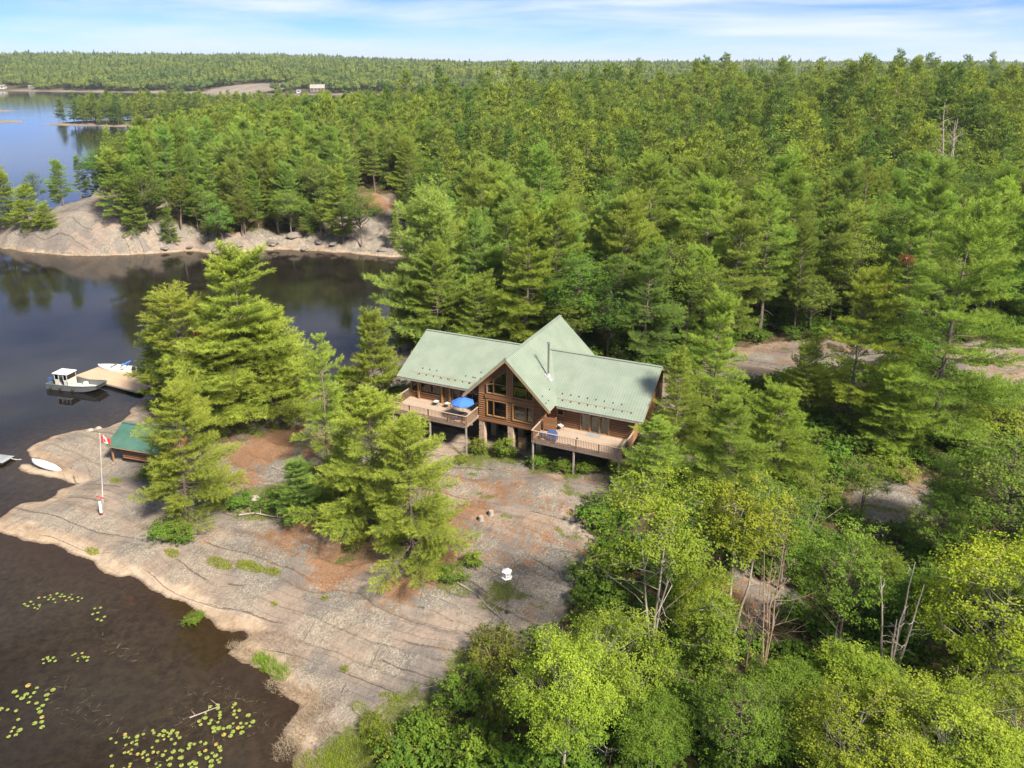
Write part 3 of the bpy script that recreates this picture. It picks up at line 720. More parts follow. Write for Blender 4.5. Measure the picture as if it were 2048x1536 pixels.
    v, tn = leaves(P, Nn, S, leaf, leaf * .78, rg, TN)
    return wood, v, tn

def make_snag(seed, H, stems=1, spread=.3, nb=14, r0=.10, twigs=4, bl=.28):
    """dead, leafless tree"""
    rg = np.random.default_rng(seed); wood = MB()
    for k in range(stems):
        a = rg.uniform(0, 6.28); hh = H * rg.uniform(.7, 1.0) if k else H
        n = 7; zz = np.linspace(0, hh, n); ox = np.cumsum(rg.normal(0, .05, n)) * H / 8; oy = np.cumsum(rg.normal(0, .05, n)) * H / 8; ox -= ox[0]; oy -= oy[0]
        ox += math.cos(a) * spread * zz * (k > 0 or stems > 1) ; oy += math.sin(a) * spread * zz * (k > 0 or stems > 1)
        pts = np.stack([ox, oy, zz], 1); pts[0, 2] = -.4
        wood.tube(pts, [r0 * (1 - .82 * i / (n - 1)) for i in range(n)], 6, True)
        for j in range(nb):
            z = rg.uniform(.25, .95) * hh; b = np.array([np.interp(z, zz, ox), np.interp(z, zz, oy), z]); an = rg.uniform(0, 6.28); l = bl * H * (1 - .6 * z / hh) * rg.uniform(.5, 1.2)
            d = np.array([math.cos(an), math.sin(an), rg.uniform(.2, 1.1)]); d /= np.linalg.norm(d); e = b + d * l
            m = (b + e) / 2 + rg.normal(0, .08 * l, 3); rr = r0 * .38 * (1 - .5 * z / hh); wood.tube([b, m, e], [rr, rr * .65, .008], 4, False)
            for q_ in range(twigs):
                b2 = m + (e - m) * rg.uniform(0, .9); e2 = b2 + unit(d + rg.normal(0, .6, 3)) * l * rg.uniform(.2, .5); wood.tube([b2, e2], [rr * .35, .005], 3, False)
    return wood

def pack_pine(seed, **kw):
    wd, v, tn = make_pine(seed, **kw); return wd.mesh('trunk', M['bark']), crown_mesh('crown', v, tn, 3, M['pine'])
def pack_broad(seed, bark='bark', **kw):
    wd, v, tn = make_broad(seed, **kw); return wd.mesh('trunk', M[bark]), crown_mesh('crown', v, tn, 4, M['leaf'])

PINES = [pack_pine(11, H=18, R=5.2, z0=.12), pack_pine(12, H=18, R=4.6, z0=.20, gaps=.2, lobe=.45), pack_pine(13, H=18, R=6.0, z0=.08, dens=.9, gaps=.1),
         pack_pine(14, H=18, R=4.2, z0=.28, gaps=.25, dead=.9, lobe=.5), pack_pine(15, H=18, R=5.2, z0=.16, whorl=1.35, gaps=.2, lean=(.8, .3)), pack_pine(16, H=12, R=4.4, z0=.05, dens=1.0, dead=.1)]
BROADS = [pack_broad(31, H=13, R=4.2, z0=.25, nclump=95), pack_broad(32, H=13, R=3.6, z0=.32, nclump=80, open_=.5), pack_broad(33, H=13, R=4.8, z0=.28, nclump=110, cs=1.15), pack_broad(34, H=13, R=3.2, z0=.2, nclump=75, stems=2)]
def plant(meshes, name, label, cat, loc, h, rz, scale, group=None, tint=(1, 1, 1), sxy=1.0, hbase=18.0, parts=('trunk', 'crown')):
    o = thing(name, label, cat, loc, rz, group); k = h / hbase; o.scale = (k * sxy, k * sxy, k)
    for nm, me in zip(parts, meshes):
        c = D.objects.new(nm, me); COL.objects.link(c); c.parent = o; c.color = (*tint, 1)
    return o
def hgt_for(base, py):
    """height of an upright thing at base whose top shows at photo row py"""
    lo, hi = .1, 60.0
    for _ in range(40):
        m = (lo + hi) / 2; z = base[2] + m - CAMZ; yy = base[1] - CAMY; d = yy * CP - z * SP; y = PPY - FOC * (yy * SP + z * CP) / d
        if y > py: lo = m
        else: hi = m
    return lo

# ================================================================== the cottage
AZ = R_(24.76); HB = 4.0                      # local x runs along the wings, y towards the back
cot = thing('log_cottage', 'brown log cottage with green metal roof, glazed gable and two wings', 'cottage', (-.75, 71.8, HB), -AZ)
ZA = 11.13; RW, RD, RL = 5.1, 4.97, 15.9; MS = RD / RW
RZ, RV, RE, REZ, UE = 1.6, 8.52, 1.59, 5.03, 14.5
FZ = 3.43                                      # deck level
def rib_slope(name, corners, along, n_from, n_to, step, parent, m, line):
    """metal roof slope: slab with raised ribs; line(k) gives rib end points"""
    mb = MB().slab(corners, .13)
    k = n_from + step / 2
    while k < n_to:
        a, b = line(k)
        mb.bar(np.array(a) + (0, 0, .012), np.array(b) + (0, 0, .012), .045, .05)
        k += step
    return mb.build(name, m, parent)
for s in (1, -1):
    rib_slope('roof_slope', [(0, 0, ZA), (s * RW, 0, ZA - RD), (s * RW, RL, ZA - RD), (0, RL, ZA)], 0, 0.05, RL, .30, cot, M['roof'],
              lambda k, s=s: ((s * .05, k, ZA - .05 * MS), (s * RW, k, ZA - RD)))
    x0r, x0e = s * RZ / MS, s * REZ / MS
    def wl(k, s=s):
        # rib at |u| = k from ridge (or valley) to eave
        t = min(1.0, max(0.0, (k - RZ / MS) / (REZ / MS - RZ / MS))) if k < REZ / MS else 1.0
        zv = ZA - RZ - t * (REZ - RZ); yv = RV + t * (RE - RV)
        top = (s * k, RV, ZA - RZ) if k >= REZ / MS else (s * k, RV, ZA - RZ)
        bot = (s * k, RE, ZA - REZ) if k >= REZ / MS else (s * k, yv, zv)
        return top, bot
    rib_slope('roof_slope', [(x0r, RV, ZA - RZ), (s * UE, RV, ZA - RZ), (s * UE, RE, ZA - REZ), (x0e, RE, ZA - REZ)], 0, RZ / MS + .1, UE, .30, cot, M['roof'], wl)
    YB = 2 * RV - RE
    rib_slope('roof_slope', [(x0r, RV, ZA - RZ), (s * UE, RV, ZA - RZ), (s * UE, YB, ZA - REZ), (x0e, YB, ZA - REZ)], 0, RW + .2, UE, .30, cot, M['roof'],
              lambda k, s=s: ((s * k, RV, ZA - RZ), (s * k, YB, ZA - REZ)))
    MB().bar((s * (RZ / MS - .1), RV, ZA - RZ + .03), (s * UE, RV, ZA - RZ + .03), .32, .05).build('ridge_cap', M['roof'], cot)
    MB().bar((s * RZ / MS, RV - .02, ZA - RZ + .015), (s * REZ / MS, RE, ZA - REZ + .015), .30, .04).build('valley_flashing', M['roof'], cot)
    # fascia under the eave, rake trim on the wing end
    MB().bar((s * (RW + .1), RE + .05, ZA - REZ - .17), (s * UE, RE + .05, ZA - REZ - .17), .05, .17).build('fascia', M['greywood'], cot)
    MB().bar((s * (UE - .04), RE, ZA - REZ - .20), (s * (UE - .04), RV, ZA - RZ - .20), .05, .22).bar((s * (UE - .04), YB, ZA - REZ - .20), (s * (UE - .04), RV, ZA - RZ - .20), .05, .22).build('rake_board', M['rake'], cot)
    # gable rake boards
    MB().bar((0, .04, ZA - .26), (s * RW, .04, ZA - RD - .26), .07, .26).build('rake_board', M['rake'], cot)
    MB().bar((0, .16, ZA - .20), (s * (RW - .1), .16, ZA - RD - .10), .10, .14).build('rafter', M['logs'], cot)
    # soffit of the gable overhang
    MB().slab([(0, .1, ZA - .17), (s * (RW - .05), .1, ZA - RD - .13), (s * (RW - .05), 1.4, ZA - RD - .13), (0, 1.4, ZA - .17)], .03).build('soffit', M['trim'], cot)
    MB().slab([(s * 3.9, RE + .1, ZA - REZ - .17), (s * UE * .995, RE + .1, ZA - REZ - .17), (s * UE * .995, 2.65, ZA - REZ + .35), (s * 3.9, 2.65, ZA - REZ + .35)], .03).build('soffit', M['greywood'], cot)
MB().bar((0, -.01, ZA + .035), (0, RL, ZA + .035), .34, .05).build('ridge_cap', M['roof'], cot)

# log walls: real courses that stop at the openings
def courses(p0, p1, z0, z1, holes=(), half=None, hh=.25, dep=.12):
    p0 = np.array(p0, float); p1 = np.array(p1, float); Lw = np.linalg.norm(p1 - p0); d = (p1 - p0) / Lw; n = np.array([d[1], -d[0]])
    mb = MB(); z = z0
    while z < z1 - .02:
        h = min(hh, z1 - z); zc = z + h / 2; a, b = 0.0, Lw
        if half: r = half(zc); a, b = Lw / 2 - r, Lw / 2 + r
        segs = [(a, b)]
        for s0, s1, za, zb in holes:
            if za < zc < zb:
                segs = [q for (x, y) in segs for q in ((x, min(y, s0)), (max(x, s1), y)) if q[1] - q[0] > .03]
        prof = [(-.10, 0), (0.02, 0), (dep * .8, h * .22), (dep, h * .5), (dep * .8, h * .78), (.02, h), (-.10, h)]
        for x, y in segs:
            vs = []
            for s in (x, y):
                b2 = p0 + d * s
                vs += [(b2[0] + n[0] * o, b2[1] + n[1] * o, z + zz) for o, zz in prof]
            k = len(prof)
            mb.add(vs, [tuple(range(k)), tuple(range(2 * k - 1, k - 1, -1))] + [(i, (i + 1) % k, k + (i + 1) % k, k + i) for i in range(k)])
        z += h
    return mb
WV = 1.35; WU = 3.75; WZ0 = 2.98
lw = [(-2.72, -.34), (.34, 2.72)]; LZ = (3.71, 5.53); UZ = 6.33
holes = [(WU + a, WU + b, LZ[0], LZ[1]) for a, b in lw]
courses((-WU, WV), (WU, WV), WZ0 + .25, 6.25, holes).build('log_wall', M['logs'], cot, kind='stuff')
# vertical boards in the gable, above the log courses
mb = MB(); u = -WU
roofz = lambda u: ZA - abs(u) * MS - .2
utop = lambda u: 9.62 - abs(u) * .86
while u < WU - .01:
    u2 = u + .19; uc = u + .095; zt = min(roofz(u), roofz(u2))
    inw = .33 < abs(uc) < 2.72
    spans = [(6.26, zt)] if not inw else ([(6.26, UZ)] if UZ > 6.27 else []) + [(utop(uc) + .02, zt)]
    for za, zb in spans:
        if zb - za > .04: mb.box(u + .006, u2 - .006, WV - .05, WV + .10, za, zb)
    u = u2
mb.build('gable_boards', M['logs'], cot, kind='stuff')
MB().box(-WU - .05, WU + .05, WV - .17, WV + .15, WZ0 - .05, WZ0 + .245).build('sill_beam', M['logs'], cot)
MB().box(-2.95, 2.95, WV - .20, WV - .051, 5.72, 6.12).build('belt_beam', M['logs'], cot)
MB().box(-.27, .27, WV - .22, WV - .052, 6.125, 9.9).build('king_post', M['logs'], cot)
def opening(pl, panes, fw=.095, dep=.19, name='window', mf=None, glass=None):
    """window or door: frame round each pane polygon; pl(s, z, o) -> local point, o outwards"""
    mb = MB()
    for pg in panes:
        c = np.mean(pg, 0)
        for i in range(len(pg)):
            a, b = np.array(pg[i], float), np.array(pg[(i + 1) % len(pg)], float)
            e = b - a; l = np.linalg.norm(e); e /= l; nn = np.array([-e[1], e[0]])
            if nn @ (c - a) < 0: nn = -nn
            q = [a - e * 0, b, b + nn * fw * .5, a + nn * fw * .5]; q0 = [a - nn * fw * .5 - e * fw * .5, b - nn * fw * .5 + e * fw * .5]
            P4 = [q0[0], q0[1], b + nn * fw * .5, a + nn * fw * .5]
            ins = [pl(p[0], p[1], -.06) for p in P4]; outs = [pl(p[0], p[1], dep + .004 * (i % 2)) for p in P4]
            mb.hexa(ins + outs)
    w_ = mb.build(name, mf or M['trim'], cot)
    for pg in panes:
        MB().slab([pl(p[0], p[1], .03) for p in pg], .012).build('pane', glass or M['glass'], w_)
    return w_
front = lambda s, z, o: (s, WV - o, z)
for sg in (-1, 1):
    o_ = lambda a: sg * a
    opening(front, [[(o_(.36), LZ[0]), (o_(1.94), LZ[0]), (o_(1.94), LZ[1]), (o_(.36), LZ[1])], [(o_(1.94), LZ[0]), (o_(2.72), LZ[0]), (o_(2.72), LZ[1]), (o_(1.94), LZ[1])]])
    tz = 7.52
    opening(front, [[(o_(.34), UZ), (o_(1.94), UZ), (o_(1.94), tz), (o_(.34), tz)], [(o_(1.94), UZ), (o_(2.72), UZ), (o_(2.72), utop(2.72)), (o_(1.94), tz)],
                    [(o_(.34), tz), (o_(1.94), tz), (o_(1.94), utop(1.94)), (o_(.34), utop(.34))]])
# wing walls
def wing_holes(lst, base): return [(u - base, u2 - base, a, b) for u, u2, a, b in lst]
WF = 2.6
zt = ZA - 4.55
rh = [(5.0, 5.68, 4.75, 5.38), (7.65, 10.8, FZ + .02, 5.52)]
courses((WU, WF), (13.2, WF), FZ - .4, zt, wing_holes(rh, WU)).build('log_wall', M['logs'], cot, kind='stuff')
lh = [(-11.85, -9.15, 4.2, 5.45), (-13.1, -12.2, 4.2, 5.45), (-7.7, -6.75, FZ + .02, 5.4), (-5.9, -4.4, FZ + .3, 5.4)]
courses((-13.2, WF), (-WU, WF), FZ - .4, zt, wing_holes(lh, -13.2)).build('log_wall', M['logs'], cot, kind='stuff')
for s in (1, -1):
    e0, e1 = ((13.2, WF), (13.2, 14.4)) if s > 0 else ((-13.2, 14.4), (-13.2, WF))
    courses(e0, e1, FZ - .4, ZA - RZ - .3, half=lambda z: min(5.9, max(.05, (ZA - RZ - .25 - z) / ((REZ - RZ) / (RV - RE))))).build('log_wall', M['logs'], cot, kind='stuff')
    m0, m1 = ((WU, WV), (WU, 14.6)) if s > 0 else ((-WU, 14.6), (-WU, WV))
    courses(m0, m1, WZ0 + .2, ZA - RD + 1.0).build('log_wall', M['logs'], cot, kind='stuff')
courses((WU, 14.6), (-WU, 14.6), WZ0, 10.6, half=lambda z: min(WU, max(.05, (ZA - .3 - z) / MS))).build('log_wall', M['logs'], cot, kind='stuff')
courses((13.2, 14.4), (-13.2, 14.4), FZ - .4, zt).build('log_wall', M['logs'], cot, kind='stuff')
wing = lambda s, z, o: (s, WF - o, z)
rect = lambda a, b, c, d: [(a, c), (b, c), (b, d), (a, d)]
opening(wing, [rect(5.0, 5.68, 4.75, 5.38)], .07, .18)
opening(wing, [rect(7.65, 8.6, FZ + .04, 5.5)], .09, .18)
dr = opening(wing, [rect(8.68, 9.68, FZ + .04, 5.5)], .10, .18, 'patio_door'); MB().box(9.5, 9.54, WF - .25, WF - .182, FZ + .9, FZ + 1.15).build('handle', M['darkmetal'], dr)
dr = opening(wing, [rect(9.76, 10.75, FZ + .04, 5.5)], .09, .17, 'patio_door')
for a, b in ((7.72, 8.05), (10.5, 10.68)):
    mb = MB(); n_ = 10
    for i in range(n_):
        x0 = a + (b - a) * i / n_; mb.box(x0, x0 + (b - a) / n_ * .9, WF + .12 + .03 * (i % 2), WF + .14 + .03 * (i % 2), FZ + .05, 5.45)
    mb.build('curtain', M['curtain'], cot)
opening(wing, [rect(-11.85, -10.5, 4.2, 5.45), rect(-10.5, -9.15, 4.2, 5.45)])
opening(wing, [rect(-13.1, -12.2, 4.2, 5.45)], .12)
dl = opening(wing, [rect(-7.66, -6.79, FZ + .04, 5.4)], .11, .18, 'door'); MB().box(-7.55, -7.51, WF - .25, WF - .182, FZ + .95, FZ + 1.1).build('handle', M['darkmetal'], dl)
opening(wing, [rect(-5.9, -5.15, FZ + .32, 5.38), rect(-5.15, -4.4, FZ + .32, 5.38)])
for u in (-12.05, -8.98, -7.95): MB().box(u - .1, u + .1, WF - .36, WF - .16, FZ, zt - .05).build('porch_post', M['trim'], cot)
# floors, crawl-space backing, stone piers
MB().box(-WU + .05, WU - .05, WV + .12, 14.4, WZ0, WZ0 + .2).build('floor', M['room'], cot)
for s in (-1, 1): MB().box(min(s * (WU + .2), s * 13.0), max(s * (WU + .2), s * 13.0), WF + .11, 14.2, FZ - .3, FZ - .05).build('floor', M['room'], cot)
MB().box(-WU + .1, WU - .1, 7.0, 7.1, WZ0 + .2, 7.2).build('partition', M['room'], cot)
for s in (-1, 1):
    MB().box(min(s * (WU + .2), s * 13.0), max(s * (WU + .2), s * 13.0), 6.6, 6.7, FZ, zt + 1.2).build('partition', M['room'], cot)
    MB().box(min(s * (WU + .12), s * 13.1), max(s * (WU + .12), s * 13.1), 3.2, 3.5, -1.5, FZ - .3).build('dark_backing', M['room'], cot)  # dark walls added behind the piers so the crawl space reads dark
MB().box(-WU + .1, WU - .1, 6.2, 6.6, -1.5, WZ0).build('dark_backing', M['room'], cot)
def pier(u, v, z1=WZ0 - .055, wd=.62):
    mb = MB(); z = -1.3; rg = random.Random(int(u * 10 + v * 70))
    while z < z1 - .01:
        h = min(rg.uniform(.16, .3), z1 - z)
        for i in range(2):
            j = rg.uniform(-.015, .02); sx = rg.uniform(.38, .62)
            c = u - wd / 2 + wd * sx
            if i == 0: mb.box(u - wd / 2 - j, c - .008, v - wd / 2 - j, v + wd / 2 + j, z, z + h - .014)
            else: mb.box(c + .008, u + wd / 2 + j, v - wd / 2 + j * .6, v + wd / 2 - j, z, z + h - .014)
        z += h
    mb.box(u - wd / 2 + .03, u + wd / 2 - .03, v - wd / 2 + .03, v + wd / 2 - .03, -1.3, z1 - .001)
    return mb.build('stone_pier', M['stone'], cot)
for u, v in ((-3.42, WV + .2), (.05, WV + .2), (3.4, WV + .2), (-3.3, 4.2), (0, 4.4), (3.3, 4.2)): pier(u, v)
# chimney pipe on the right-hand slope
CU, CV = 3.18, 4.24; CZ = ZA - CU * MS
ch = MB().tube([(CU, CV, CZ - .3), (CU, CV, CZ + 3.75)], .115, 14).build('chimney_pipe', M['steel'], cot)
for h in (.9, 1.8, 2.7): MB().lathe([(.122, h), (.13, h + .02), (.13, h + .06), (.122, h + .08)], 14, (CU, CV, CZ)).build('pipe_band', M['steel'], ch)
MB().lathe([(.10, 3.75), (.17, 3.80), (.20, 3.86), (.17, 3.95), (.06, 4.02)], 14, (CU, CV, CZ)).build('chimney_cap', M['steel'], ch)
sl = lambda du, dv, o: (CU + du, CV + dv, ZA - (CU + du) * MS + o)
MB().slab([sl(-.32, -.36, .075), sl(.46, -.36, .075), sl(.46, .36, .075), sl(-.32, .36, .075)], .02).lathe([(.30, .02), (.22, .25), (.13, .42)], 14, (CU, CV, CZ)).build('chimney_flashing', M['galv'], cot)
for dv in (-.9, .9): MB().tube([(CU, CV, CZ + 2.0), sl(-.95, dv, .03)], .014, 5).build('brace', M['galv'], ch)
# snow guards: small dark cleats low on the slopes
sg_me = MB().add([(-.05, -.07, 0), (.05, -.07, 0), (.05, .07, 0), (-.05, .07, 0), (-.045, .03, .10), (.045, .03, .10), (.045, .05, .10), (-.045, .05, .10)], [(3, 2, 1, 0), (4, 5, 6, 7), (0, 1, 5, 4), (1, 2, 6, 5), (2, 3, 7, 6), (3, 0, 4, 7)]).mesh('snow_guard', M['black'])
tp = (REZ - RZ) / (RV - RE)
def guard(u, v):
    o = obj('snow_guard', sg_me, cot); o.location = (u, v, ZA - REZ + (v - RE) * tp + .03); o.rotation_euler = (math.atan(tp), 0, 0)
for i in range(9): guard(-13.0 + i * .93 + 1.1, RE + .75)
for i in (0, 1, 2, 6, 7, 8): guard(-13.0 + i * .93 + 1.1, RE + 1.55)
for i in range(3): guard(-4.6 + i * .35 - .9, RE + .75 + .8 * i)
for i in range(9): guard(5.6 + i * .93, RE + .75); guard(5.3 + i * .93, RE + 1.55) if i < 8 else None
for i in range(5):
    o = obj('snow_guard', sg_me, cot); v = .4 + .35 * i if i < 3 else 1.2 + i * .5; uu = 4.5 - .55 * (i % 2)
    o.location = (uu, v, ZA - uu * MS + .03); o.rotation_euler = (math.atan(MS), 0, R_(90))
# decks
pick = None
def deck(s):
    """timber deck along one wing: its railing, posts and boards are parts of the cottage"""
    a, b = (WU + .03, 13.35); v0, v1 = -1.55, WF - .12
    X = lambda u: s * u
    mb = MB(); v = v0
    while v < v1 - .05:
        mb.box(min(X(a), X(b)), max(X(a), X(b)), v + .005, min(v + .138, v1), FZ - .04, FZ); v += .143
    dk = mb.build('deck', M['deck'], cot, kind='stuff')
    fr = MB()
    fr.bar((X(a), v0 - .03, FZ - .2), (X(b), v0 - .03, FZ - .2), .06, .3); fr.bar((X(a), -.3, FZ - .42), (X(b), -.3, FZ - .42), .14, .24)
    for i in range(9):
        u = a + .05 + (b - a - .1) * i / 8; fr.bar((X(u), v0, FZ - .18), (X(u), v1, FZ - .18), .05, .24)
    fr.build('deck_frame', M['greywood'], dk)
    for u in (a + .12, (a + b) / 2 - .2, b - .25):
        MB().box(X(u) - .075, X(u) + .075, v0 - .02, v0 + .13, -2.2, FZ - .35).build('deck_post', M['greywood'], dk)
    runs = [((X(a), v0 - .075), (X(b), v0 - .075)), ((X(a) + s * .02, v0), (X(a) + s * .02, WV - .25)), ((X(b), v0), (X(b), v1))]
    for (p, q) in runs:
        p = np.array(p); q = np.array(q); l = np.linalg.norm(q - p); n_ = int(l / .17)
        mb = MB()
        for i in range(1, n_):
            c = p + (q - p) * i / n_; mb.box(c[0] - .02, c[0] + .02, c[1] - .02, c[1] + .02, FZ - .30, FZ + 1.0)
        mb.build('balusters', M['rail'], dk, kind='stuff')
        MB().bar((*p, FZ + 1.055), (*q, FZ + 1.055), .15, .045).build('top_rail', M['deck'], dk)
        k = max(1, int(round(l / 2.4)))
        for i in range(k + 1):
            c = p + (q - p) * i / k + (np.array([0, .11]) if p[1] == q[1] else np.array([s * .09 * (1 if p[0] == X(a) + s * .02 else -1), 0]))
            MB().box(c[0] - .05, c[0] + .05, c[1] - .05, c[1] + .05, FZ - .25, FZ + 1.03).build('rail_post', M['rail'], dk)
    return dk
dkR = deck(1); dkL = deck(-1)
MB().lathe([(.10, 1.08), (.11, 1.12), (.07, 1.2), (.03, 1.24)], 10, (8.68, -1.5, FZ)).box(8.6, 8.76, -1.58, -1.42, FZ + 1.0, FZ + 1.085).build('post_cap', M['darkmetal'], dkR)

# ------------------------------------------------------------------ things on and under the decks
cm = cot.matrix_world
from mathutils import Matrix
CM = Matrix.Translation((-.75, 71.8, HB)) @ Matrix.Rotation(-AZ, 4, 'Z')
def on_house(u, v, z): p = CM @ Vector((u, v, z)); return (p.x, p.y, p.z)
um = thing('patio_umbrella', 'open blue canvas patio umbrella at the corner of the left deck', 'umbrella', on_house(-4.75, -.55, FZ), -AZ)
mb = MB(); n_ = 8; Rr = 1.26
rim = [(Rr * math.cos(2 * math.pi * k / n_ + .2), Rr * math.sin(2 * math.pi * k / n_ + .2)) for k in range(n_)]
vs = [(0, 0, 2.62)] + [(x * .5, y * .5, 2.44) for x, y in rim] + [(x, y, 2.12) for x, y in rim] + [(x * 1.005, y * 1.005, 1.99) for x, y in rim]
mid = [((rim[k][0] + rim[(k + 1) % n_][0]) / 2 * .985, (rim[k][1] + rim[(k + 1) % n_][1]) / 2 * .985) for k in range(n_)]
fs = [(0, 1 + k, 1 + (k + 1) % n_) for k in range(n_)] + [(1 + k, 9 + k, 9 + (k + 1) % n_, 1 + (k + 1) % n_) for k in range(n_)] + [(9 + k, 17 + k, 17 + (k + 1) % n_, 9 + (k + 1) % n_) for k in range(n_)]
cp = MB().add(vs, fs).build('canopy', M['blue'], um)
mod = cp.modifiers.new('thick', 'SOLIDIFY'); mod.thickness = .012; mod.offset = -1
MB().tube([(0, 0, 0), (0, 0, 2.72)], .024, 8).build('pole', M['darkmetal'], um)
for k in range(n_): MB().bar((0, 0, 2.57), (rim[k][0], rim[k][1], 2.085), .018, .018).build('rib', M['darkmetal'], um)
MB().lathe([(.0, 2.63), (.05, 2.64), (.05, 2.72), (.0, 2.78)], 8).build('finial', M['darkmetal'], um)
MB().lathe([(.26, 0), (.26, .06), (.06, .09), (.05, .3)], 14).build('base', M['darkmetal'], um)
tb = thing('patio_table', 'round dark patio table under the blue umbrella', 'table', on_house(-4.75, -.55, FZ), -AZ)
MB().lathe([(.08, .70), (.55, .70), (.57, .715), (.55, .73), (.05, .73)], 20).build('tabletop', M['darkmetal'], tb)
for k in range(4):
    a = k * math.pi / 2 + .6; MB().tube([(.12 * math.cos(a), .12 * math.sin(a), .69), (.46 * math.cos(a), .46 * math.sin(a), 0)], .018, 6).build('leg', M['darkmetal'], tb)
def chair(name, label, u, v, rz, cush, z=FZ):
    c = thing(name, label, 'chair', on_house(u, v, z), -AZ + rz)
    MB().box(-.27, .27, -.27, .27, .40, .44).build('seat', M['darkmetal'], c)
    MB().box(-.25, .25, -.25, .25, .442, .53).build('cushion', M[cush], c)
    for x in (-.24, .24):
        for y in (-.24, .24): MB().tube([(x, y, .40), (x * 1.08, y * 1.08, 0)], .016, 6).build('leg', M['darkmetal'], c)
    mb = MB()
    for x in (-.25, .25): mb.tube([(x, .25, .42), (x, .36, .95)], .016, 6)
    for h in (.55, .68, .81, .94): mb.bar((-.25, .26 + (h - .42) * .2, h), (.25, .26 + (h - .42) * .2, h), .02, .05)
    mb.build('backrest', M['darkmetal'], c)
    for x in (-.28, .28): MB().tube([(x, -.22, .42), (x, -.24, .64), (x, .28, .66)], .015, 6).build('armrest', M['darkmetal'], c)
    return c
chair('deck_chair', 'white cushioned deck chair on left deck, farther from the umbrella', -9.3, 1.55, .1, 'cushion')
chair('deck_chair', 'white cushioned deck chair on left deck, nearer the umbrella', -7.9, 1.6, -.15, 'cushion')
chair('deck_chair', 'white cushioned chair behind the slatted screen on right deck', 5.65, 1.75, -.6, 'cushion')
chair('deck_chair', 'dark metal chair tucked under the umbrella table', -5.5, -.95, 1.7, 'navy')
chair('deck_chair', 'dark metal chair at the corner behind the right deck railing', 4.75, -.95, 2.6, 'navy')
ps = thing('privacy_screen', 'brown slatted privacy screen standing on the right deck', 'screen', on_house(4.1, .75, FZ), -AZ + .12)
for x in (.04, 1.36): MB().box(x - .045, x + .045, -.045, .045, 0, 1.72).build('post', M['trim'], ps)
for i in range(10): MB().box(.0, 1.40, -.075, -.047, .22 + i * .145, .22 + i * .145 + .125).build('slat', M['logs'], ps)
gr = thing('covered_grill', 'barbecue under a dark blue cover behind the right deck railing', 'grill', on_house(5.75, -.85, FZ), -AZ)
MB().hexa([(-.52, -.3, .12), (.52, -.3, .12), (.52, .3, .12), (-.52, .3, .12), (-.48, -.27, .82), (.48, -.27, .82), (.48, .27, .82), (-.48, .27, .82)]).hexa([(-.48, -.27, .821), (.48, -.27, .821), (.48, .27, .821), (-.48, .27, .821), (-.42, -.12, 1.05), (.42, -.12, 1.05), (.42, .16, 1.05), (-.42, .16, 1.05)]).build('cover', M['navy'], gr)
for x in (-.42, .42):
    for y in (-.24, .24): MB().tube([(x, y, 0), (x, y, .2)], .03, 8).build('wheel_leg', M['black'], gr)
dm = MB().box(-.75, .75, -.42, .42, .004, .022).build('door_mat', M['grey_cov']); tag(dm, 'flat dark grey door mat before the patio doors', 'mat'); dm.location = on_house(9.25, 1.95, FZ); dm.rotation_euler = (0, 0, -AZ)
# sofas seen through the gable windows
def sofa(u, v, rz, wd, label):
    s = thing('sofa', label, 'sofa', on_house(u, v, WZ0 + .2), -AZ + rz)
    MB().box(-wd / 2, wd / 2, -.42, .42, .08, .42).build('seat', M['cushion'], s); MB().box(-wd / 2, wd / 2, -.62, -.425, .08, .95).build('backrest', M['cushion'], s)
    for x in (-wd / 2 - .1, wd / 2 + .1): MB().box(x - .095, x + .095, -.6, .42, .08, .62).build('armrest', M['cushion'], s)
sofa(-1.0, 2.15, 0, 1.3, 'white sofa seen through the lower left gable window')
sofa(1.1, 2.15, 0, .8, 'white armchair seen through the lower right gable window')
# under the house: firewood rick
fw = thing('firewood_rick', 'stack of split firewood beside the middle stone pier', 'firewood', on_house(1.05, 2.3, -.15), -AZ)
lg = MB().tube([(0, -.2, 0), (0, .2, 0)], [.085, .08], 6).mesh('log', M['firewood'])
rg = random.Random(5)
for r in range(9):
    for c in range(5):
        o = obj('log', lg, fw); o.location = (-.4 + c * .19 + (.09 if r % 2 else 0) + rg.uniform(-.02, .02), rg.uniform(-.04, .04), .10 + r * .165); o.rotation_euler = (0, rg.uniform(0, 6), rg.uniform(-.1, .1))

# ================================================================== boathouse
bz = max(hz(-44.0, 75.7), hz(-41.5, 75.0), hz(-39.5, 74.3)) + .12
bh = thing('boathouse', 'small brown log boathouse with teal metal roof near the canoe', 'boathouse', (-44.0, 75.7, bz), R_(-17))
def bcourses(p0, p1, z1, half=None):
    global cot
    return courses(p0, p1, 0.0, z1, half=half, hh=.25)
bcourses((0, 0), (5, 0), 1.75).build('log_wall', M['logs'], bh, kind='stuff'); bcourses((0, 4.4), (0, 0), 2.9, lambda z: min(2.2, max(.05, (3.1 - z) / .6))).build('log_wall', M['logs'], bh, kind='stuff')
bcourses((5, 0), (5, 4.4), 2.9, lambda z: min(2.2, max(.05, (3.1 - z) / .6))).build('log_wall', M['logs'], bh, kind='stuff'); bcourses((5, 4.4), (0, 4.4), 1.75).build('log_wall', M['logs'], bh, kind='stuff')
for s in (-1, 1):
    c0 = [(-1.7, 2.2, 3.18), (5.6, 2.2, 3.18), (5.6, 2.2 + s * 2.85, 1.62), (-1.7, 2.2 + s * 2.85, 1.62)]
    mb = MB().slab(c0, .06); x = -1.6
    while x < 5.6: mb.bar((x, 2.2 + s * .05, 3.17), (x, 2.2 + s * 2.85, 1.635), .05, .06); x += .29
    mb.build('roof_slope', M['roof_teal'], bh)
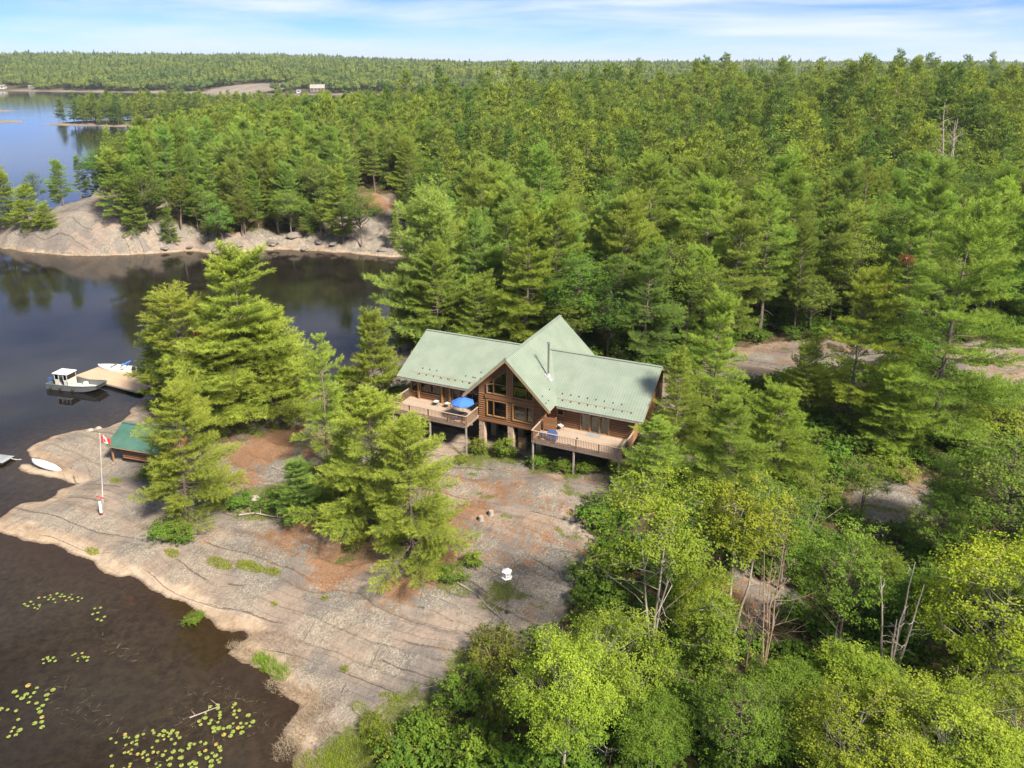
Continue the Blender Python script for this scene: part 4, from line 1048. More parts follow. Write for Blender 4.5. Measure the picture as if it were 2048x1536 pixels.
MB().bar((-1.7, 2.2, 3.21), (5.6, 2.2, 3.21), .3, .05).build('ridge_cap', M['roof_teal'], bh)
for y in (-.2, 4.6): MB().box(-1.45, -1.3, y, y + .14, -1.6, 1.6 if y > 2 else 1.7).build('porch_post', M['trim'], bh)
MB().bar((-1.7, -.62, 1.54), (5.6, -.62, 1.54), .04, .14).build('fascia', M['rake'], bh)
MB().box(.1, 4.9, .1, 4.3, -.9, -.02).build('foundation', M['room'], bh)

# ================================================================== dock and boats
dk = thing('dock', 'wide tan timber dock running from the shore between two boats', 'dock', (-64.0, 102.7, 0), R_(-26.5))
ang = R_(-26.5)
LD, WDk = 13.4, 4.6
mb = MB(); 
nb = int(LD / .15)
y = -.1
mb = MB(); i = 0
while y < WDk:
    mb.box(-.2, LD, y + .006, y + .144, .46, .50); y += .15
mb.build('deck_boards', M['dock'], dk, kind='stuff')
MB().box(-.2, LD, -.16, -.105, .28, .49).box(-.2, LD, WDk, WDk + .05, .28, .49).box(-.26, -.205, -.16, WDk + .05, .28, .49).box(0, LD, .3, .45, .1, .455).box(0, LD, 3.9, 4.05, .1, .455).build('frame', M['greywood'], dk)
for x in (.6, 5, 9.5):
    for y in (.5, 4.0): MB().box(x, x + .5, y - .25, y + .25, -1.6, .1).build('crib', M['greywood'], dk)

def workboat():
    b = thing('work_boat', 'grey aluminium landing craft with white cabin moored at the dock', 'boat', (-66.0, 100.0, 0), R_(-13))
    # hull: stations along x (0 stern .. 8.1 bow), half beam, keel z, chine z, sheer z
    st = [(0, 1.25, -.18, .05, .82), (2, 1.30, -.22, .02, .80), (4.5, 1.30, -.22, .04, .84), (6.2, 1.27, -.12, .16, .95), (7.3, 1.2, .15, .40, 1.05), (8.0, 1.12, .55, .66, 1.12)]
    vs, fs = [], []
    for x, hb, k, c, s in st: vs += [(x, -hb, s), (x, -hb * .96, c), (x, -.05, k), (x, .05, k), (x, hb * .96, c), (x, hb, s), (x, hb - .09, s), (x, hb - .12, .25 + max(0, (x - 6.2) * .18)), (x, -hb + .12, .25 + max(0, (x - 6.2) * .18)), (x, -hb + .09, s)]
    n = 10
    for i in range(len(st) - 1):
        for k in range(n): fs.append((i * n + k, i * n + (k + 1) % n, (i + 1) * n + (k + 1) % n, (i + 1) * n + k))
    fs.append(tuple(range(n))); fs.append(tuple((len(st) - 1) * n + k for k in range(n))[::-1])
    MB().add(vs, fs).build('hull', M['alu'], b)
    MB().hexa([(7.85, -1.1, .62), (7.95, -1.1, .58), (7.95, 1.1, .58), (7.85, 1.1, .62), (8.25, -1.08, 1.22), (8.32, -1.08, 1.2), (8.32, 1.08, 1.2), (8.25, 1.08, 1.22)]).build('bow_ramp', M['alu'], b)
    MB().box(.1, 6.6, -1.12, 1.12, .262, .30).build('floor', M['cream'], b)
    for s in (-1, 1): MB().tube([(0, s * 1.27, .84), (4.5, s * 1.31, .88), (6.2, s * 1.28, .98), (8.0, s * 1.12, 1.16)], .055, 6).build('gunwale', M['alu'], b)
    MB().box(-.1, .06, -1.2, 1.2, .1, .86).build('transom', M['alu'], b)
    # cabin: lower walls, corner posts, roof, panes
    x0, x1, y0, y1 = 1.25, 3.35, -.85, .85
    cb = MB().box(x1 - .05, x1, y0, y1, .30, 1.55).box(x0, x0 + .05, y0, y1, .30, 1.3).box(x0, x0 + .7, y0, y0 + .05, .3, 1.5).box(x1 - .6, x1, y0, y0 + .05, .3, 1.5).box(x0, x1, y1 - .05, y1, .3, 1.5).build('cabin', M['cream'], b)
    for x in (x0 + .03, x0 + .7, x1 - .62, x1 - .03):
        for y in (y0 + .025, y1 - .025): MB().box(x - .04, x + .04, y - .03, y + .03, 1.3, 2.36).build('post', M['cream'], cb)
    MB().hexa([(x0 - .2, y0 - .12, 2.36), (x1 + .2, y0 - .12, 2.36), (x1 + .2, y1 + .12, 2.36), (x0 - .2, y1 + .12, 2.36), (x0 - .12, y0 - .05, 2.48), (x1 + .1, y0 - .05, 2.46), (x1 + .1, y1 + .05, 2.46), (x0 - .12, y1 + .05, 2.48)]).build('cabin_roof', M['white'], cb)
    for q in ([(x1 - .02, y0 + .06, 1.56), (x1 - .02, y1 - .06, 1.56), (x1 - .02, y1 - .06, 2.34), (x1 - .02, y0 + .06, 2.34)],):
        MB().hexa([(p[0] - .006, p[1], p[2]) for p in q] + [(p[0] + .006, p[1], p[2]) for p in q]).build('windscreen', M['glass'], cb)
    for (a, c) in ((x0 + .08, x0 + .66), (x1 - .57, x1 - .08)):
        MB().box(a, c, y0 + .02, y0 + .03, 1.52, 2.34).build('side_window', M['glass'], cb)
    MB().box(x0 + .08, x1 - .08, y1 - .03, y1 - .02, 1.52, 2.34).build('side_window', M['glass'], cb)
    MB().box(2.2, 2.7, -.3, .3, .3, 1.1).build('helm_seat', M['darkmetal'], b)
    MB().box(4.6, 5.1, .55, 1.05, .3, .75).build('bow_seat', M['white'], b)
    MB().box(4.2, 4.5, .9, 1.15, .3, .62).build('locker', M['darkmetal'], b)
    om = MB().hexa([(-.55, -.22, .75), (-.08, -.2, .75), (-.08, .2, .75), (-.55, .22, .75), (-.62, -.18, 1.25), (-.12, -.16, 1.32), (-.12, .16, 1.32), (-.62, .18, 1.25)]).build('outboard_motor', M['navy'], b)
    MB().hexa([(-.4, -.06, -.55), (-.2, -.06, -.55), (-.2, .06, -.55), (-.4, .06, -.55), (-.45, -.1, .745), (-.12, -.1, .745), (-.12, .1, .745), (-.45, .1, .745)]).build('lower_unit', M['darkmetal'], om)
    for x, z in ((.9, .35), (2.5, .35), (4.6, .36)):
        MB().lathe([(.03, -.36), (.13, -.3), (.15, 0), (.13, .3), (.03, .36)], 10, (x, -1.46, z)).build('fender', M['black'], b, smooth=True)
    MB().tube([(3.2, -.86, 1.2), (3.9, -1.2, 1.3), (5.2, -1.26, 1.28)], .018, 6).build('hand_rail', M['alu'], b)
    return b
workboat()
def runabout():
    b = thing('speed_boat', 'small white open speedboat moored on the far side of the dock', 'boat', (-56.7, 104.6, 0), R_(180 - 14))
    st = [(0, 1.02, -.15, .15, .72), (1.5, 1.10, -.2, .12, .74), (3.2, 1.05, -.2, .16, .80), (4.5, .78, -.1, .30, .86), (5.5, .38, .12, .5, .92), (6.0, .04, .5, .7, .95)]
    vs, fs = [], []; n = 8
    for x, hb, k, c, s in st: 
        cv = .42 if x < 3.4 else s + .03
        vs += [(x, -hb, s), (x, -hb * .9, c), (x, 0, k), (x, hb * .9, c), (x, hb, s), (x, max(hb - .2, .01), s + .03), (x, 0, cv + (.04 if x > 3.4 else 0)), (x, -max(hb - .2, .01), s + .03)]
    for i in range(len(st) - 1):
        for k in range(n): fs.append((i * n + k, i * n + (k + 1) % n, (i + 1) * n + (k + 1) % n, (i + 1) * n + k))
    fs.append(tuple(range(n))); fs.append(tuple((len(st) - 1) * n + k for k in range(n))[::-1])
    MB().add(vs, fs).build('hull', M['white'], b, smooth=False)
    MB().hexa([(3.3, -.8, .80), (3.33, -.8, .80), (3.33, .8, .80), (3.3, .8, .80), (3.0, -.68, 1.2), (3.03, -.68, 1.2), (3.03, .68, 1.2), (3.0, .68, 1.2)]).build('windscreen', M['glass'], b)
    for y in (-.45, .45): MB().box(2.0, 2.5, y - .25, y + .25, .52, .85).box(2.0, 2.12, y - .25, y + .25, .851, 1.15).build('seat', M['cream'], b)
    MB().box(.35, .85, -.8, .8, .52, .9).build('rear_bench', M['cream'], b)
    MB().tube([(1.0, -.95, 1.55), (1.0, .95, 1.55)], .12, 8).build('folded_bimini', M['blue'], b)
    for y in (-.95, .95): MB().tube([(1.6, y, .75), (1.0, y, 1.55)], .015, 5).build('bimini_arm', M['steel'], b)
    om = MB().hexa([(-.5, -.18, .6), (-.06, -.18, .6), (-.06, .18, .6), (-.5, .18, .6), (-.52, -.14, 1.15), (-.1, -.14, 1.2), (-.1, .14, 1.2), (-.52, .14, 1.15)]).build('outboard_motor', M['black'], b)
runabout()
def canoe():
    c0 = np.array([-53.3, 76.2]); z = max(hz(*c0), .25)
    b = thing('canoe', 'overturned white canoe lying on the tan rock at the water', 'canoe', (c0[0], c0[1], z + .02), R_(-25))
    mb = MB(); n = 13; m = 9; Lc = 5.1
    vs, fs = [], []
    for i in range(n):
        t = -1 + 2 * i / (n - 1); hb = .52 * max(0.02, (1 - abs(t) ** 2.4)) ** .8; hh = .46 - .10 * abs(t) ** 3
        for k in range(m):
            a = math.pi * k / (m - 1); vs.append((t * Lc / 2, -hb * math.cos(a), hh * math.sin(a) ** .7 - (.06 * (abs(t) ** 4) if k in (0, m - 1) else 0)))
    for i in range(n - 1):
        for k in range(m - 1): fs.append((i * m + k, i * m + k + 1, (i + 1) * m + k + 1, (i + 1) * m + k))
    h = MB().add(vs, fs).build('hull', M['white'], b, smooth=True); md = h.modifiers.new('thick', 'SOLIDIFY'); md.thickness = .02; md.offset = -1
    for s in (0, m - 1): MB().tube([vs[i * m + s] for i in range(n)], .022, 5).build('gunwale', M['black'], b)
    MB().tube([(0, -.5, .02), (0, .5, .02)], .022, 5).build('thwart', M['trim'], b)
    b.rotation_euler = (R_(3), R_(2), R_(-25))
canoe()
jb = thing('moored_dinghy', 'end of a dark grey covered dinghy floating at the left edge', 'dinghy', (-59.5, 77.8, 0), R_(-12))
MB().hexa([(-3.2, -.75, -.15), (.8, -.75, -.15), (.8, .75, -.15), (-3.2, .75, -.15), (-3.3, -.95, .36), (1.1, -.9, .36), (1.1, .9, .36), (-3.3, .95, .36)]).build('hull', M['black'], jb)
MB().hexa([(-3.25, -.93, .363), (1.05, -.88, .363), (1.05, .88, .363), (-3.25, .93, .363), (-3.0, -.6, .50), (.75, -.55, .52), (.75, .55, .52), (-3.0, .6, .50)]).build('cover', M['grey_cov'], jb)
MB().tube([(1.05, .3, .34), (1.5, .6, .1), (1.9, .9, .02)], .02, 5).build('mooring_line', M['white'], jb)

# flag pole with its board and stay post
fp = ground(207, 1033)
fl = thing('flag_pole', 'slim white flagpole with red and white flag on the bare rock', 'flagpole', fp, 0)
topz = hgt_for(fp, 868); ln = .95
MB().tube([(0, 0, -.3), (ln, 0, topz)], [.03, .016], 8).build('pole', M['white'], fl)
MB().tube([(.12, -.05, 1.3), (ln + .08, -.03, topz - .1)], .008, 4).build('halyard', M['white'], fl)
MB().box(.08, .2, -.06, .06, -.3, 2.1).build('stay_post', M['greywood'], fl)
MB().lathe([(0, 0), (.05, .02), (.06, .06), (0, .11)], 8, (ln, 0, topz)).build('finial', M['white'], fl)
MB().bar((-.42, -.02, 2.25), (.42, -.08, 2.05), .05, .09).build('cross_arm', M['red'], fl)
bd = MB().hexa([(-.22, -.16, .45), (.06, -.16, .45), (.06, -.12, .45), (-.22, -.12, .45), (-.2, -.12, 1.75), (.05, -.12, 1.75), (.05, -.08, 1.75), (-.2, -.08, 1.75)]).build('board', M['white'], fl)
MB().box(-.225, .065, -.165, -.115, .36, .449).build('red_edge', M['red'], bd)
nx, nz_ = 16, 8; fw_, fh_ = 1.3, .75
def flagpt(i, k):
    s = i / nx; x = ln + .04 + s * fw_ * .62; z = topz - .12 - fh_ * k / nz_ - .42 * s ** 1.4; y = .16 * math.sin(s * 7 + k * .25) * (s + .15)
    return (x, y, z)
for i0, i1, mt, nm in ((0, 4, 'red', 'flag_bar'), (4, 12, 'white', 'flag_field'), (12, 16, 'red', 'flag_bar')):
    vs = [flagpt(i, k) for i in range(i0, i1 + 1) for k in range(nz_ + 1)]; m_ = nz_ + 1
    fs = [(i * m_ + k, i * m_ + k + 1, (i + 1) * m_ + k + 1, (i + 1) * m_ + k) for i in range(i1 - i0) for k in range(nz_)]
    o = MB().add(vs, fs).build(nm, M[mt], fl, True); md = o.modifiers.new('thick', 'SOLIDIFY'); md.thickness = .006
leaf = [(0, .30), (.06, .18), (.12, .21), (.10, .06), (.20, .12), (.21, .06), (.30, .02), (.22, -.06), (.24, -.12), (.08, -.12), (.02, -.13), (.02, -.26), (-.02, -.26), (-.02, -.13), (-.08, -.12), (-.24, -.12), (-.22, -.06), (-.30, .02), (-.21, .06), (-.20, .12), (-.10, .06), (-.12, .21), (-.06, .18)]
def leafpt(x, z, off):
    i = (x / .85 * .5 + .5) * nx; k = (-z / fh_ + .5) * nz_; p = flagpt(i, k); return (p[0], p[1] + off, p[2])
for off in (-.02, .02):
    MB().add([leafpt(x, z, off) for x, z in leaf] + [leafpt(0, 0, off)], [(j, (j + 1) % len(leaf), len(leaf)) for j in range(len(leaf))]).build('maple_leaf', M['red'], fl)

# white bird house on a thin pole
bp = ground(1014, 1229)
bi = thing('bird_house', 'white multi-hole bird house on a thin dark pole above the rock', 'bird house', bp, .3)
tz = hgt_for(bp, 1140); k = 6
MB().tube([(0, 0, -.2), (0, 0, tz - .5)], .025, 8).build('pole', M['darkmetal'], bi)
MB().lathe([(.16, 0), (.16, .05), (.05, .10)], 10).build('pole_foot', M['darkmetal'], bi)
bx = MB().lathe([(.30, tz - .62), (.32, tz - .60), (.32, tz - .14), (.30, tz - .12)], k).build('box', M['white'], bi)
MB().lathe([(.42, tz - .119), (.43, tz - .09), (.06, tz + .10), (.02, tz + .14)], k).build('roof', M['white'], bi)
MB().lathe([(.42, tz - .66), (.44, tz - .65), (.44, tz - .63), (.42, tz - .621)], k).build('perch_tray', M['white'], bi)
for i in range(k):
    a = (i + .5) * 2 * math.pi / k
    for h in (-.50, -.28):
        c = np.array([math.cos(a) * .279, math.sin(a) * .279, tz + h]); n_ = np.array([math.cos(a), math.sin(a), 0])
        MB().tube([c - n_ * .005, c + n_ * .006], .045, 10).build('hole', M['black'], bx)

# ------------------------------------------------------------------ far cottages across the lake
def far_house(label, x, y, wd, dp, hh, rf, wallm, roofm, rz, z=None, nwin=4):
    z = hz(x, y) if z is None else z
    h = thing('lake_house', label, 'house', (x, y, z), rz)
    MB().box(-wd / 2, wd / 2, -dp / 2, dp / 2, -4, hh).build('wall', M[wallm], h)
    for s in (-1, 1): MB().slab([(-wd / 2 - .8, 0, hh + rf), (wd / 2 + .8, 0, hh + rf), (wd / 2 + .8, s * (dp / 2 + .8), hh - .2), (-wd / 2 - .8, s * (dp / 2 + .8), hh - .2)], .25).build('roof_slope', M[roofm], h)
    for i in range(nwin):
        x0 = -wd / 2 + wd * (i + .5) / nwin
        f = MB().box(x0 - 1.2, x0 + 1.2, -dp / 2 - .10, -dp / 2 - .003, 1.0, hh - .8).build('window', M['room'], h)
    return h
M['shingle'] = simple('grey_shingle', (.17, .155, .145), .9, .2, .6)
M['paleroof'] = simple('pale_roof', (.24, .21, .195), .9, .2, .6)
p = at(662, 172, 6.0); far_house('large pale house with broad grey roof on the far shore', -300, 1238, 21, 11, 4.5, 5.5, 'shingle', 'paleroof', R_(8))
far_house('low white house with long grey roof on the far left shore', -905, 1415, 24, 10, 4.0, 2.6, 'cream', 'shingle', R_(6), nwin=3)
far_house('small dark shed beside the low white house on far shore', -842, 1408, 9, 7, 3.5, 2, 'greywood', 'shingle', R_(0), nwin=1)
far_house('little white boathouse at the waterline below the large pale house', -325, 1222, 6, 5, 3.2, 1.6, 'white', 'shingle', R_(5), nwin=1)

# ================================================================== trees one by one
YG, MG, DG, BG = (1.22, 1.15, .9), (1.0, 1.0, 1.0), (.72, .82, .85), (.86, .98, 1.05)
TAKEN = []
def put_pine(k, bx, by, topy, label, tint=MG, sxy=1.0, rz=None, lo=None):
    b = ground(bx, by); h = hgt_for(b, topy); hb = 12.0 if k == 5 else 18.0
    o = plant(PINES[k], 'white_pine', label, 'pine tree', b, h, (bx * .37) % 6.28 if rz is None else rz, 1, None, tint, sxy, hb)
    TAKEN.append((b[0], b[1])); return o
def put_broad(m, bx, by, topy, label, tint=MG, sxy=1.0, hb=13.0, name='broadleaf_tree'):
    b = ground(bx, by); h = hgt_for(b, topy)
    o = plant(m, name, label, 'broadleaf tree', b, h, (bx * .53) % 6.28, 1, None, tint, sxy, hb); TAKEN.append((b[0], b[1])); return o
WIDE = pack_pine(21, H=18, R=6.6, z0=.05, dens=1.0, gaps=.12, lobe=.2, whorl=1.1, dead=.5, foot=.95, tap=.75)
OPEN = pack_pine(22, H=18, R=4.0, z0=.12, dens=.9, gaps=.30, top_open=.3, lobe=.4, whorl=1.3, dead=.6)
TALL = pack_pine(23, H=18, R=5.4, z0=.14, gaps=.22, lobe=.6, whorl=1.25, lean=(1.6, .4), dead=.6)
PINES += [WIDE, OPEN, TALL]
put_pine(0, 492, 838, 500, 'tallest pine of the clump beside the dock', YG, 1.35)
put_pine(8, 395, 845, 598, 'broad rounded pine between the tallest pine and the dock', YG, 1.75, 2.6)
put_pine(5, 535, 840, 640, 'bushy pine on the inlet side of the clump by the dock', YG, 1.6)
put_pine(2, 440, 870, 660, 'full pine at the front of the clump by the dock', YG, 1.25)
put_pine(5, 330, 800, 660, 'leaning pine nearest the dock boards', (1.05, 1.0, .8), 1.3)
put_pine(2, 374, 1046, 785, 'yellow-green pine in front of the teal-roofed boathouse', (1.25, 1.17, .9), 1.08)
put_pine(7, 658, 930, 668, 'slender sparse pine left of the cottage with bare trunk showing', (1.15, 1.12, .85), .95)
put_pine(6, 752, 1050, 782, 'large bushy pine on the rock just below the left deck', (1.22, 1.15, .9), 1.35)
put_pine(6, 822, 1118, 838, 'wide low-branched pine whose boughs sweep the bare rock', (1.22, 1.15, .9), 1.15, 3.6)
put_pine(5, 690, 985, 870, 'short pine filling in left of the large bushy pine', (1.1, 1.1, .8), 1.0)
put_pine(5, 752, 838, 632, 'bushy pine at the left end of the cottage roof', (1.1, 1.08, .85), .85)
put_pine(5, 700, 850, 740, 'small pine at the foot of the left wing by the inlet', (1.1, 1.1, .8), 1.2)
put_pine(5, 600, 1032, 925, 'small dark pine growing behind the fallen grey log', DG, 1.3)
put_pine(0, 1422, 880, 588, 'tall full pine right of the right wing', (1.05, 1.05, .85), .95)
put_pine(0, 1345, 925, 712, 'thin light pine in front of the right wing end', (1.1, 1.08, .9), .95)
put_pine(6, 1310, 985, 838, 'low spreading pine whose bough crosses the right deck railing', (1.0, 1.03, .85), 1.5, 1.0)
put_pine(2, 1452, 1000, 800, 'dense pine below the right wing, beside the bare limbs', (.95, 1.0, .85), 1.1)
put_pine(5, 1545, 960, 780, 'round-topped pine between the tall full pine and the path', (1.0, 1.05, .8), 1.2)
put_pine(8, 1690, 850, 552, 'tall pine with flat layered boughs near the rock path', (1.12, 1.10, .78), 1.05, .8)
put_pine(8, 1852, 880, 415, 'tallest leaning pine on the right with an uneven crown', (1.0, 1.08, .95), .92, .3)
put_pine(5, 1605, 830, 690, 'small light pine standing before the bare rock path', (1.15, 1.12, .9), 1.0)
put_pine(5, 1770, 900, 740, 'middling pine left of the tallest leaning pine', (1.05, 1.08, .8), 1.25)
put_pine(0, 1052, 700, 425, 'bright pine rising directly behind the left roof slope', (1.1, 1.1, .82), .95)
put_pine(6, 875, 712, 488, 'wide pine behind the left wing overhanging the inlet', (1.0, 1.06, .9), .95)
put_pine(1, 800, 705, 560, 'leaning pine at the edge of the inlet behind the left wing', (.95, 1.0, .85), 1.1)
put_pine(2, 1238, 668, 402, 'big pale green pine behind the chimney', (1.12, 1.10, .95), 1.0)
put_pine(3, 1402, 650, 368, 'tall pine with bare dead top behind the right wing', (.95, 1.0, .85), 1.1)
put_pine(3, 1517, 668, 392, 'half-bare pine with rusty hanging boughs by the forest edge', (.95, 1.0, .85), 1.05)
put_pine(7, 1594, 620, 395, 'thin pine with long bare trunk at the forest edge', (.85, .92, .85), .9)
put_pine(5, 960, 720, 560, 'mid-sized pine behind the junction of the two roofs', (.95, 1.02, .85), 1.1)
# far bank landmarks
put_pine(4, 245, 452, 305, 'lone layered pine at the left edge of the far-bank wood', (1.05, 1.02, .9), 1.05)
put_pine(1, 128, 412, 325, 'pine standing alone behind the bare rock dome', (.85, .95, .95), 1.2)
put_pine(3, 182, 390, 355, 'spindly little pine on the crest of the rock dome', (.85, .92, .9), 1.1)
put_pine(5, 60, 462, 375, 'bushy pine left of the rock dome by the water', (1.15, 1.12, .85), 1.1)
put_pine(5, 15, 455, 345, 'pine at the left picture edge across the inlet', (1.05, 1.05, .85), 1.1)
put_pine(5, 95, 470, 410, 'low young pine at the foot of the rock dome', (1.1, 1.1, .85), 1.2)
put_pine(0, 688, 495, 338, 'young pine on the bare ground of the far bank', (1.1, 1.08, .85), .95)
put_pine(7, 665, 488, 415, 'slim little pine at the water edge of the far bank', (1.05, 1.05, .85), 1.0)
put_pine(1, 822, 455, 285, 'straight pine at the right end of the far-bank clearing', (1.0, 1.02, .85), 1.0)
put_pine(2, 126, 243, 200, 'single dark pine near the tip of the small island', DG, 1.0)

OAK = pack_broad(41, H=13, R=5.0, z0=.12, nclump=120, nleaf=150, leaf=.20, cs=1.2)
SPARSE = pack_broad(42, 'bark_pale', H=13, R=4.6, z0=.42, nclump=44, nleaf=300, leaf=.145, stems=3, open_=.9, cs=.85, dead=8, bark_r=.009)
SPARSE2 = pack_broad(43, 'bark_pale', H=13, R=3.6, z0=.40, nclump=36, nleaf=300, leaf=.145, stems=2, open_=.8, cs=.85, dead=6, bark_r=.009)
MAPLE = pack_broad(44, 'bark_pale', H=11, R=4.2, z0=.30, nclump=95, nleaf=340, leaf=.135, stems=1, open_=.35, cs=.95, bark_r=.010)
MAPLE2 = pack_broad(45, 'bark', H=11, R=3.6, z0=.18, nclump=85, nleaf=320, leaf=.135, stems=2, open_=.2, cs=.95)
MAPLE3 = pack_broad(46, 'bark_pale', H=11, R=4.6, z0=.25, nclump=80, nleaf=340, leaf=.135, stems=3, open_=.5, cs=1.0, dead=5)
VINE = pack_broad(47, 'bark_pale', H=11, R=1.5, z0=.06, nclump=46, nleaf=240, leaf=.14, stems=1, cs=.65, dead=9, bark_r=.008)
SUN_TINT = (1.55, 1.42, .95)  # sunlight on the maple fronts, put into the tree tint
put_broad(OAK, 1215, 712, 545, 'dark green rounded oak right behind the right roof ridge', (.62, .88, .9), .95)
put_broad(BROADS[2], 1330, 690, 470, 'light green spreading tree in the wood behind the right wing', (1.0, 1.0, .9), 1.0)
put_broad(SPARSE, 1300, 1335, 945, 'sparse pale-limbed tree beside the open rock, leaves at branch ends', (1.25, 1.10, .8), .95)
put_broad(SPARSE2, 1462, 1300, 925, 'tall sparse yellow-green tree right of the pale-limbed one', (1.5, 1.2, .8), .9)
put_broad(MAPLE2, 1395, 1330, 1120, 'leafy young tree between the two sparse pale trees', (1.35, 1.15, .8), .8, 11)
put_broad(MAPLE3, 1215, 1470, 1215, 'many-limbed tree left of the leaf-wrapped trunk', (1.3, 1.2, .9), .9, 11)
put_broad(MAPLE, 1125, 1570, 1290, 'bright yellow-green tree beside the shrubs at the bottom', SUN_TINT, .78, 11)
put_broad(VINE, 1408, 1475, 1165, 'pale bare-armed trunk wrapped in green leaves', (1.1, 1.1, .9), 1.0, 11)
put_broad(MAPLE2, 1300, 1560, 1395, 'dark leafy tree at the bottom in front of the leaf-wrapped trunk', (.95, 1.1, .9), 1.1, 11)
put_broad(BROADS[1], 1668, 1345, 1055, 'upright dark maple in the middle of the right foreground', (.95, 1.05, .85), .85)
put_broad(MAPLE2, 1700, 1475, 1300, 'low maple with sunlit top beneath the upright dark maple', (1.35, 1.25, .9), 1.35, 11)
put_broad(MAPLE, 1968, 1450, 1098, 'bright yellow-green maple with pale stem at the right edge', (1.85, 1.62, .95), .85, 11)  # sun on its front is part of this raised tint
put_broad(MAPLE3, 1690, 1640, 1385, 'sunlit maple at the bottom, left of the bottom right corner', SUN_TINT, 1.0, 11)
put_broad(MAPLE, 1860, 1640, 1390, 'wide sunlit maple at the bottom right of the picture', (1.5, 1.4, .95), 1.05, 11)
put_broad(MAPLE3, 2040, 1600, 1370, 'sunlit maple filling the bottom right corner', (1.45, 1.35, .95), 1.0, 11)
put_broad(BROADS[0], 1985, 1150, 850, 'big grey-green tree at the right edge above the bright maple', (1.0, 1.02, 1.0), 1.1)
put_broad(BROADS[2], 1900, 1080, 905, 'open-crowned tree left of the big grey-green tree', (.95, 1.0, 1.0), .9)
put_broad(SPARSE2, 1615, 1080, 935, 'small tree with bare twigs above the pale rock patch', (1.2, 1.1, .9), 1.2)
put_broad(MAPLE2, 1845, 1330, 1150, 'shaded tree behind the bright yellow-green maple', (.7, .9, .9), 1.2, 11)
put_broad(BROADS[3], 1720, 1040, 905, 'leafy young tree beside the pale rock patch on the right', (1.1, 1.1, .9), 1.1)
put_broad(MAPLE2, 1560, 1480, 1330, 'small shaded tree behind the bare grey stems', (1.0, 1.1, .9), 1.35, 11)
put_broad(BROADS[1], 1560, 1180, 985, 'dense small tree below the round-topped pine', (.85, 1.0, .9), 1.0)

def snag(bx, by, topy, seed, name, label, mat='dead', **kw):
    b = ground(bx, by); h = hgt_for(b, topy)
    o = thing(name, label, 'dead tree', b, 0); make_snag(seed, h, **kw).build('trunk', M[mat], o); TAKEN.append((b[0], b[1])); return o
def one_mesh(o):
    return o
def snag1(bx, by, topy, seed, label, mat='dead', name='dead_tree', **kw):
    b = ground(bx, by); h = hgt_for(b, topy); o = make_snag(seed, h, **kw).build(name, M[mat]); o.location = b; tag(o, label, 'dead tree'); TAKEN.append((b[0], b[1])); return o
snag1(1765, 1425, 1140, 3, 'dead grey tree with several upright bare stems at lower right', stems=5, spread=.13, nb=7, r0=.12, twigs=2, bl=.14)
snag1(1520, 1365, 1035, 4, 'bare birch with fine upright twigs in the right foreground', 'twig', stems=4, spread=.06, nb=14, r0=.07, twigs=5, bl=.22)
snag1(1490, 1350, 1120, 5, 'thin leafless sapling left of the bare birch', 'twig', stems=2, spread=.08, nb=10, r0=.05, twigs=4, bl=.22)
snag1(1210, 1520, 1405, 6, 'bleached fallen crown with crooked bare arms', stems=3, spread=.7, nb=7, r0=.09, twigs=3, bl=.5)
snag1(1665, 1330, 1240, 7, 'dead side stem reaching right below the dark maple', stems=2, spread=.5, nb=4, r0=.08, twigs=2, bl=.4)
snag1(1885, 420, 205, 8, 'tall bleached dead tree standing above the right forest canopy', stems=3, spread=.10, nb=18, r0=.36, twigs=3, bl=.30)
snag1(1432, 560, 385, 9, 'bleached dead tree top beside the tall bare-topped pine', stems=1, nb=18, r0=.28, twigs=2, bl=.2)
snag1(1890, 560, 400, 10, 'grey dead tree sunk in the canopy below the bleached one', 'twig', stems=2, spread=.08, nb=16, r0=.24, twigs=3, bl=.24)
snag1(1940, 1520, 1340, 12, 'thin bare stems at the foot of the bright maple', 'twig', stems=4, spread=.18, nb=6, r0=.04, twigs=2, bl=.25)

# rusty dead boughs (needles on a short limb) as things of their own
def rusty(px, py, z, label, rz):
    r = ray(px, py); t = (z - CAMZ) / r[2]; p = (r[0] * t, r[1] * t + CAMY, z)
    rg = np.random.default_rng(int(px)); n = 260
    P = np.stack([rg.uniform(-1.3, 1.3, n), rg.normal(0, .4, n), rg.normal(0, .18, n)], 1); P[:, 2] -= .25 * np.abs(P[:, 0])
    v, tn = needles(P, unit(rg.normal(0, .5, (n, 3)) + np.array([0, 0, -.6])), np.ones(n), 7, .34, .05, .6, rg, rg.uniform(.2, .9, n))
    o = thing('dead_bough', label, 'dead bough', p, rz)
    c = obj('needles', crown_mesh('rust', v, tn, 3, M['rust']), o); c.color = (1, 1, 1, 1)
    MB().tube([(-1.4, 0, .1), (0, 0, .05), (1.5, 0, -.3)], [.05, .04, .01], 5).build('limb', M['twig'], o)
rusty(1755, 570, 17.5, 'rust-brown dead bough hanging in the tallest right pine', .3)
rusty(1815, 515, 19.5, 'small rust-brown dead tuft high in the tallest right pine', 1.0)
rusty(410, 660, 14.0, 'orange-brown dead tuft in the pine clump by the dock', .5)

